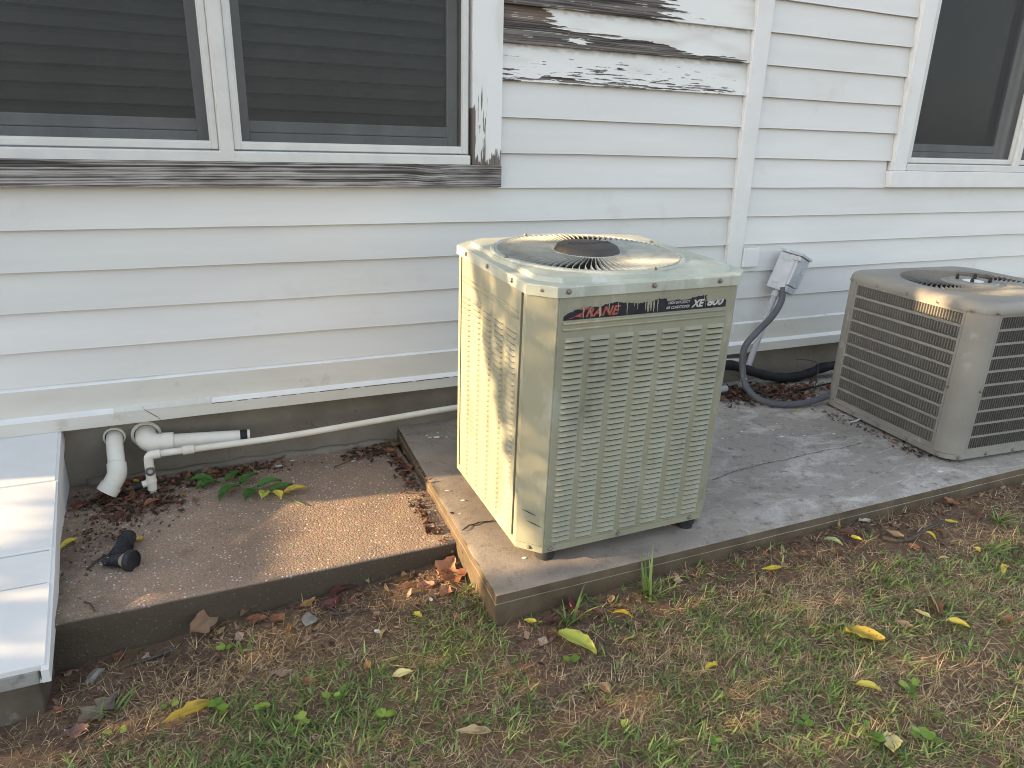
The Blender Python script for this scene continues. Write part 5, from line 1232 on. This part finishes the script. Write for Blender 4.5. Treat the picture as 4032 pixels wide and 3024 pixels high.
    for i_, (kd, cl_) in enumerate([('crumple', 'brown'), ('lobed', 'rust'), ('roll', 'redbrown'), ('crumple', 'tan'), ('lobed', 'redbrown'), ('roll', 'brown'), ('lobed', 'pinkbrown'), ('crumple', 'maroon'), ('roll', 'rust'), ('oak', 'greybrown')]):
        me_ = leaf_mesh(kd, 1.0, cl_, 700 + i_); nv_ = len(me_.vertices); co_ = np.empty(nv_ * 3); me_.vertices.foreach_get('co', co_); cc_ = np.empty(nv_ * 4); me_.color_attributes['Col'].data.foreach_get('color', cc_)
        LM.append((co_.reshape(-1, 3), np.array([tuple(p.vertices) for p in me_.polygons]), cc_.reshape(-1, 4)[:, :3])); bpy.data.meshes.remove(me_)
    def scraps(x, y, z, smin, smax, dark=1.0):
        for q in range(len(x)):
            co_, f_, c_ = LM[int(r.integers(len(LM)))]; s = r.uniform(smin, smax); E_ = np.array(Euler((r.normal(0, .3), r.normal(0, .3), r.uniform(0, 6.283))).to_matrix())
            k0 = sum(len(t) for t in V); V.append((co_ * s) @ E_.T + np.array([x[q], y[q], z[q] + s * .05])); F.append(f_ + k0); C.append(c_ * dark * r.uniform(.7, 1.15))
    x, y, d = visible_lawn(800, r); k = r.random(len(x)) < np.clip(1.0 - d * 4.2, .04, 1); scraps(x[k], y[k], gzn(x[k], y[k]) + .002, .018, .048)
    x, y, d = visible_lawn(700, r); crumbs(x, y, gzn(x, y), .0015, .005, [(.40, .36, .32), (.5, .46, .42)])
    def soup(): 
        me = bpy.data.meshes.new('litter'); VV = np.concatenate(V); FF = np.concatenate(F); me.from_pydata(VV.tolist(), [], FF.tolist()); me.update(); CC = np.concatenate(C); setcol(me, np.concatenate([CC, np.ones((len(CC), 1))], 1)); me.materials.append(M['litter']); return me
    o = bpy.data.objects.new('leaf_litter', soup()); COL.objects.link(o); tag(o, 'crumbled brown leaf litter on the bare soil', 'leaf litter', None, 'stuff')
    V.clear(); F.clear(); C.clear()
    # rotted leaves on the left slab by the pipes, along the step and behind the cable loop
    def blob(n, cx, cy, sx, sy, zf, a, c_, cols, rot=0):
        u = r.normal(0, sx, n); v = r.normal(0, sy, n); x = cx + u * math.cos(rot) - v * math.sin(rot); y = cy + u * math.sin(rot) + v * math.cos(rot); y = np.minimum(y, -.012)
        crumbs(x, y, zf(x, y), a, c_, cols)
    dk = [(.030, .022, .018), (.060, .035, .025), (.11, .06, .04), (.16, .085, .055)]
    zl = lambda x, y: np.where(x > .765, zsl(y), .123) + .001
    blob(520, -.30, -.23, .10, .085, zl, .004, .018, dk); blob(240, -.36, -.36, .09, .10, zl, .002, .009, dk); blob(260, -.02, -.10, .16, .035, zl, .004, .016, dk + [(.30, .18, .07)])
    blob(150, -.43, -.52, .05, .14, zl, .002, .008, dk); blob(130, .62, -.11, .05, .035, zl, .005, .016, dk + [(.28, .17, .11)]); blob(170, .735, -.36, .016, .15, zl, .004, .013, dk, .06); blob(120, .70, -.78, .012, .10, zl, .004, .013, dk + [(.30, .16, .10)], .06)
    zr = lambda x, y: zsl(y) + .002
    blob(420, 2.75, -.20, .12, .06, zr, .006, .022, dk + [(.20, .09, .055)]); blob(300, 2.92, -.28, .10, .06, zr, .006, .022, dk + [(.22, .10, .06)]); blob(200, 3.15, -.20, .10, .07, zr, .004, .014, dk + [(.3, .22, .12)]); blob(140, 2.98, -.72, .03, .16, zr, .003, .010, dk); blob(90, 3.0, -1.08, .03, .06, zr, .003, .012, dk); blob(70, 2.55, -.30, .10, .05, zr, .003, .012, dk)
    for (nn_, cx_, cy_, sx_, sy_, zf_) in ((46, -.30, -.24, .10, .08, zl), (26, -.02, -.10, .16, .03, zl), (16, .63, -.11, .045, .03, zl), (14, .735, -.36, .012, .14, zl), (12, .70, -.78, .010, .09, zl), (40, 2.76, -.21, .12, .05, zr), (34, 2.92, -.28, .10, .05, zr), (12, 3.1, -.22, .1, .05, zr)):
        xx_ = r.normal(cx_, sx_, nn_); yy_ = np.minimum(r.normal(cy_, sy_, nn_), -.02); scraps(xx_, yy_, zf_(xx_, yy_), .028, .065, .62)
    blob(260, -.1, -.5, .25, .22, zl, .0012, .0035, dk); blob(200, 2.4, -.7, .4, .25, zr, .0012, .003, dk)
    o = bpy.data.objects.new('rotted_leaves', soup()); COL.objects.link(o); tag(o, 'dark rotted leaf debris gathered on the slabs', 'leaf litter', None, 'stuff')
lawn()

# crabgrass tufts and broad leaved weeds that stand out singly
def tuft(name, x, y, n, L, w, label, seed, spread=(.1, .9), cols=GREEN, group='weeds standing out of the lawn', up=.0):
    r = np.random.default_rng(seed); B = Blades(); nn = np.full(n, 1)
    base = np.stack([x + r.normal(0, .012, n), y + r.normal(0, .010, n), np.full(n, float(gzn(x, y)) - .003)], -1)
    B.add(base, r.uniform(0, 6.283, n), r.uniform(*spread, n), L * r.uniform(.45, 1.1, n), w * r.uniform(.7, 1.1, n), r.uniform(.2, 1.4, n), tint(n, r, cols, .12), 6)
    o = B.build(name, 'blade', None, None); tag(o, label, 'weed', group); return o
tuft('crabgrass', 1.245, -1.470, 18, .18, .0115, 'tall green crabgrass tuft against the front of the raised slab', 1, (.05, .8))
tuft('crabgrass', .945, -1.475, 12, .15, .0105, 'small green crabgrass tuft near the corner of the raised slab', 2, (.05, .8))
tuft('crabgrass', 2.83, -1.60, 24, .12, .007, 'dark green crabgrass clump near the right picture edge', 3, (.4, 1.3))
tuft('crabgrass', 2.60, -1.73, 22, .11, .0085, 'sprawling green grass clump left of the rolled yellow leaf', 4, (.5, 1.4))
tuft('crabgrass', .705, -1.19, 9, .09, .006, 'little green grass sprig at the side of the raised slab', 5, (.2, 1.2))
tuft('crabgrass', -.345, -1.235, 9, .11, .008, 'green grass sprig beside the oak leaf', 6, (.2, 1.3))
tuft('crabgrass', 2.22, -1.50, 8, .07, .005, 'thin green sprig left of the curved stick', 7, (.3, 1.2))
tuft('crabgrass', .02, -1.16, 8, .085, .007, 'green grass sprig on bare soil in front of the left slab', 8, (.3, 1.3))
tuft('crabgrass', 2.05, -1.93, 16, .09, .006, 'green tuft beside the long dark red brown leaf', 9, (.4, 1.4))
tuft('dry_tuft', 1.62, -1.80, 60, .085, .0016, 'pale straw tuft standing upright right of the thick grass', 10, (.0, .6), STRAW)
tuft('dry_tuft', 1.80, -1.64, 50, .07, .0016, 'straw tuft below the folded yellow leaf', 11, (.3, 1.2), STRAW)
tuft('dry_tuft', 1.55, -2.03, 60, .085, .0018, 'straw tuft above the broad bright yellow leaf', 12, (.2, 1.1), STRAW)
tuft('dry_tuft', 1.93, -1.55, 40, .075, .0015, 'wispy straw tuft on bare soil near the raised slab', 13, (.1, 1.0), STRAW)
def weed(x, y, n, s, seed, label):
    r = random.Random(seed); b = MB()
    for k in range(n):
        a = r.uniform(0, 6.283); R = r.uniform(.008, .030); h = r.uniform(.010, .032); cx, cy = x + R * math.cos(a), y + R * math.sin(a); cz_ = float(gzn(x, y)) + h; q = s * r.uniform(.6, 1.15)
        col = r.choice([(.16, .27, .04), (.22, .33, .05), (.12, .22, .04), (.27, .36, .07)]); tl = r.uniform(.1, .7); m = 9
        pts = [(cx, cy, cz_)]
        for i in range(m):
            t = 2 * math.pi * i / m; rr = q * (1 - .35 * (math.cos(t / 2) ** 10 if False else 0)) * (.75 if i == 0 else 1)
            px, py = rr * math.cos(t), rr * math.sin(t) * .85
            pts.append((cx + px * math.cos(a) - py * math.sin(a), cy + px * math.sin(a) + py * math.cos(a), cz_ + px * math.sin(tl) * .5 + abs(py) * .25))
        b.add(pts, [(0, 1 + i, 1 + (i + 1) % m) for i in range(m)], col)
        b.add([(x, y, cz_ - h), (x + .001, y, cz_ - h), (cx + .001, cy, cz_), (cx, cy, cz_)], [(0, 1, 2, 3)], (.14, .20, .05))
    o = b.build('broadleaf_weed', 'blade', None, True); tag(o, label, 'weed', 'broad leaved weeds in the lawn')
for i, (x, y, n, s, lab) in enumerate([(-.045, -1.13, 3, .016, 'round leaved weed on bare soil below the large brown leaf'), (-.07, -1.38, 6, .014, 'yellow green weed cluster left of the bottom edge middle'), (.03, -1.43, 5, .013, 'yellow green weed right of the lower left cluster'),
        (.12, -1.52, 6, .013, 'bright weed cluster touching the bottom edge at left'), (.22, -1.47, 5, .012, 'small bright weed pair in the lower left lawn'), (.33, -1.60, 7, .013, 'leafy weed cluster at the bottom edge left of the beige leaf'), (-.20, -1.30, 4, .012, 'small green weed below the golden leaf tip'),
        (-.33, -1.33, 3, .011, 'tiny green weed below the oak leaf'), (1.55, -2.25, 7, .016, 'broad leaved weed near the bottom right corner'), (1.42, -2.20, 5, .015, 'broad leaved weed left of the bottom right corner'), (1.66, -2.12, 6, .015, 'pale weed rosette at lower right'),
        (1.30, -2.10, 4, .014, 'weed left of the pale crinkled leaf'), (1.05, -2.05, 4, .013, 'small weed at the bottom edge right of centre'), (.87, -1.64, 2, .014, 'single round weed leaf beside the lime yellow leaf')]):
    weed(x, y, n, s, 50 + i, lab)

# ------------------------------------------------------------------ unseen shrubs added past the left house corner to block and shape the sun
GAP2 = [(.30, 1.275), (-.064, 1.197), (-.064, 1.08), (.30, 1.08)]      # light that only reaches the sloping cover
GAP = [(.34, 1.270), (.0, 1.266), (-.28, 1.272), (-.42, 1.40), (-.42, 1.57), (-.30, 1.79), (-.22, 1.94), (-.10, 2.10), (-.05, 2.22), (.02, 2.34), (.08, 2.44), (.14, 2.55), (.14, 2.72), (.32, 2.74)]  # opening carved in the added foliage to shape the sun patches
def in_poly(px, py, poly):
    c = np.zeros(len(px), bool); n = len(poly); j = n - 1
    for i in range(n):
        xi, yi = poly[i]; xj, yj = poly[j]
        c ^= ((yi > py) != (yj > py)) & (px < (xj - xi) * (py - yi) / (yj - yi + 1e-12) + xi); j = i
    return c
def shrubs():
    r = np.random.default_rng(11); N = 38000
    x = r.uniform(-4.95, -4.15, N); yp = r.uniform(-3.6, 1.1, N); zp = r.uniform(-.1, 3.5, N) 
    k = (x + 4.4); y = yp - .16 * k; z = zp - .25 * k         # keep the light shaft between the two shrubs open along the sun's direction
    top = 3.35 + .25 * np.sin(yp * 3) - .25 * (yp + 1.2) ** 2 * .12
    ok = (z > -.1) & (z < top)
    for dx, dz in ((0, 0), (.022, 0), (-.022, 0), (0, .022), (0, -.022)): ok &= ~in_poly(yp + dx, zp + dz, GAP)
    ok &= ~in_poly(yp, zp, GAP2)
    right = (yp > .25) & (zp > 1.30); ok &= ~right
    x, y, z, zp, yp = x[ok], y[ok], z[ok], zp[ok], yp[ok]; low = (zp < 1.29) & (yp > -.45)
    def leaves(sel, name, label):
        px, py, pz = x[sel], y[sel], z[sel]; n = len(px); u = r.standard_normal((n, 3)); u /= np.linalg.norm(u, axis=1)[:, None]; v = np.cross(u, r.standard_normal((n, 3))); v /= np.linalg.norm(v, axis=1)[:, None]
        L = r.uniform(.035, .055, n)[:, None]; W2 = L * .5; c = np.stack([px, py, pz], -1)
        P = np.stack([c - u * L, c + v * W2, c + u * L, c - v * W2], 1).reshape(-1, 3); F = (np.arange(n)[:, None] * 4 + np.array([[0, 1, 2, 3]]))
        t = tag(empty(name, (float(px.mean()), float(py.mean()), -.06)), label, 'shrub', 'unseen shrubs added to shape the sun')
        me = bpy.data.meshes.new('foliage'); me.from_pydata((P - np.array(t.location)).tolist(), [], F.tolist()); me.update(); C = np.repeat(tint(n, r, [(.03, .07, .02), (.06, .12, .03), (.09, .16, .04)], .2), 4, 0); setcol(me, np.concatenate([C, np.ones((len(C), 1))], 1)); me.materials.append(M['hedge'])
        o = bpy.data.objects.new('foliage', me); COL.objects.link(o); o.parent = t
        rs = random.Random(5)
        for _ in range(6):
            b = MB(); q = rs.uniform(-.6, .6) * (2.0 if name == 'tall_sun_blocker' else .8); hh = float(pz.max()) * .85; b.tube(bez([(0, q, -.05), (rs.uniform(-.1, .1), q * 1.1, hh * .5), (rs.uniform(-.15, .15), q * 1.2, hh)], 4), [.022 - .0018 * i for i in range(9)], 8); b.build('stem', 'bark', t, True)
    blocker_branch = MB(); blocker_branch.tube(bez([(-4.4, .24, 1.270), (-4.4, .12, 1.258), (-4.4, 0, 1.243), (-4.4, -.2, 1.219), (-4.4, -.6, 1.17), (-4.4, -1.0, 1.0), (-4.42, -1.2, .6)], 5), [.003 + .0023 * i for i in range(31)], 8)  # unseen limb added to block a thin band of sun above the cover
    leaves(~low, 'tall_sun_blocker', 'tall unseen shrub added beyond the left house corner to block the sun'); leaves(low, 'low_sun_blocker', 'low unseen shrub added beside the left house corner to block the sun')
    ts = [o for o in COL.objects if o.name.startswith('tall_sun_blocker')][0]
    bo = blocker_branch.build('blocker_branch', 'bark', ts, True); bo.matrix_parent_inverse = Matrix.Translation(-Vector(ts.location))
shrubs()
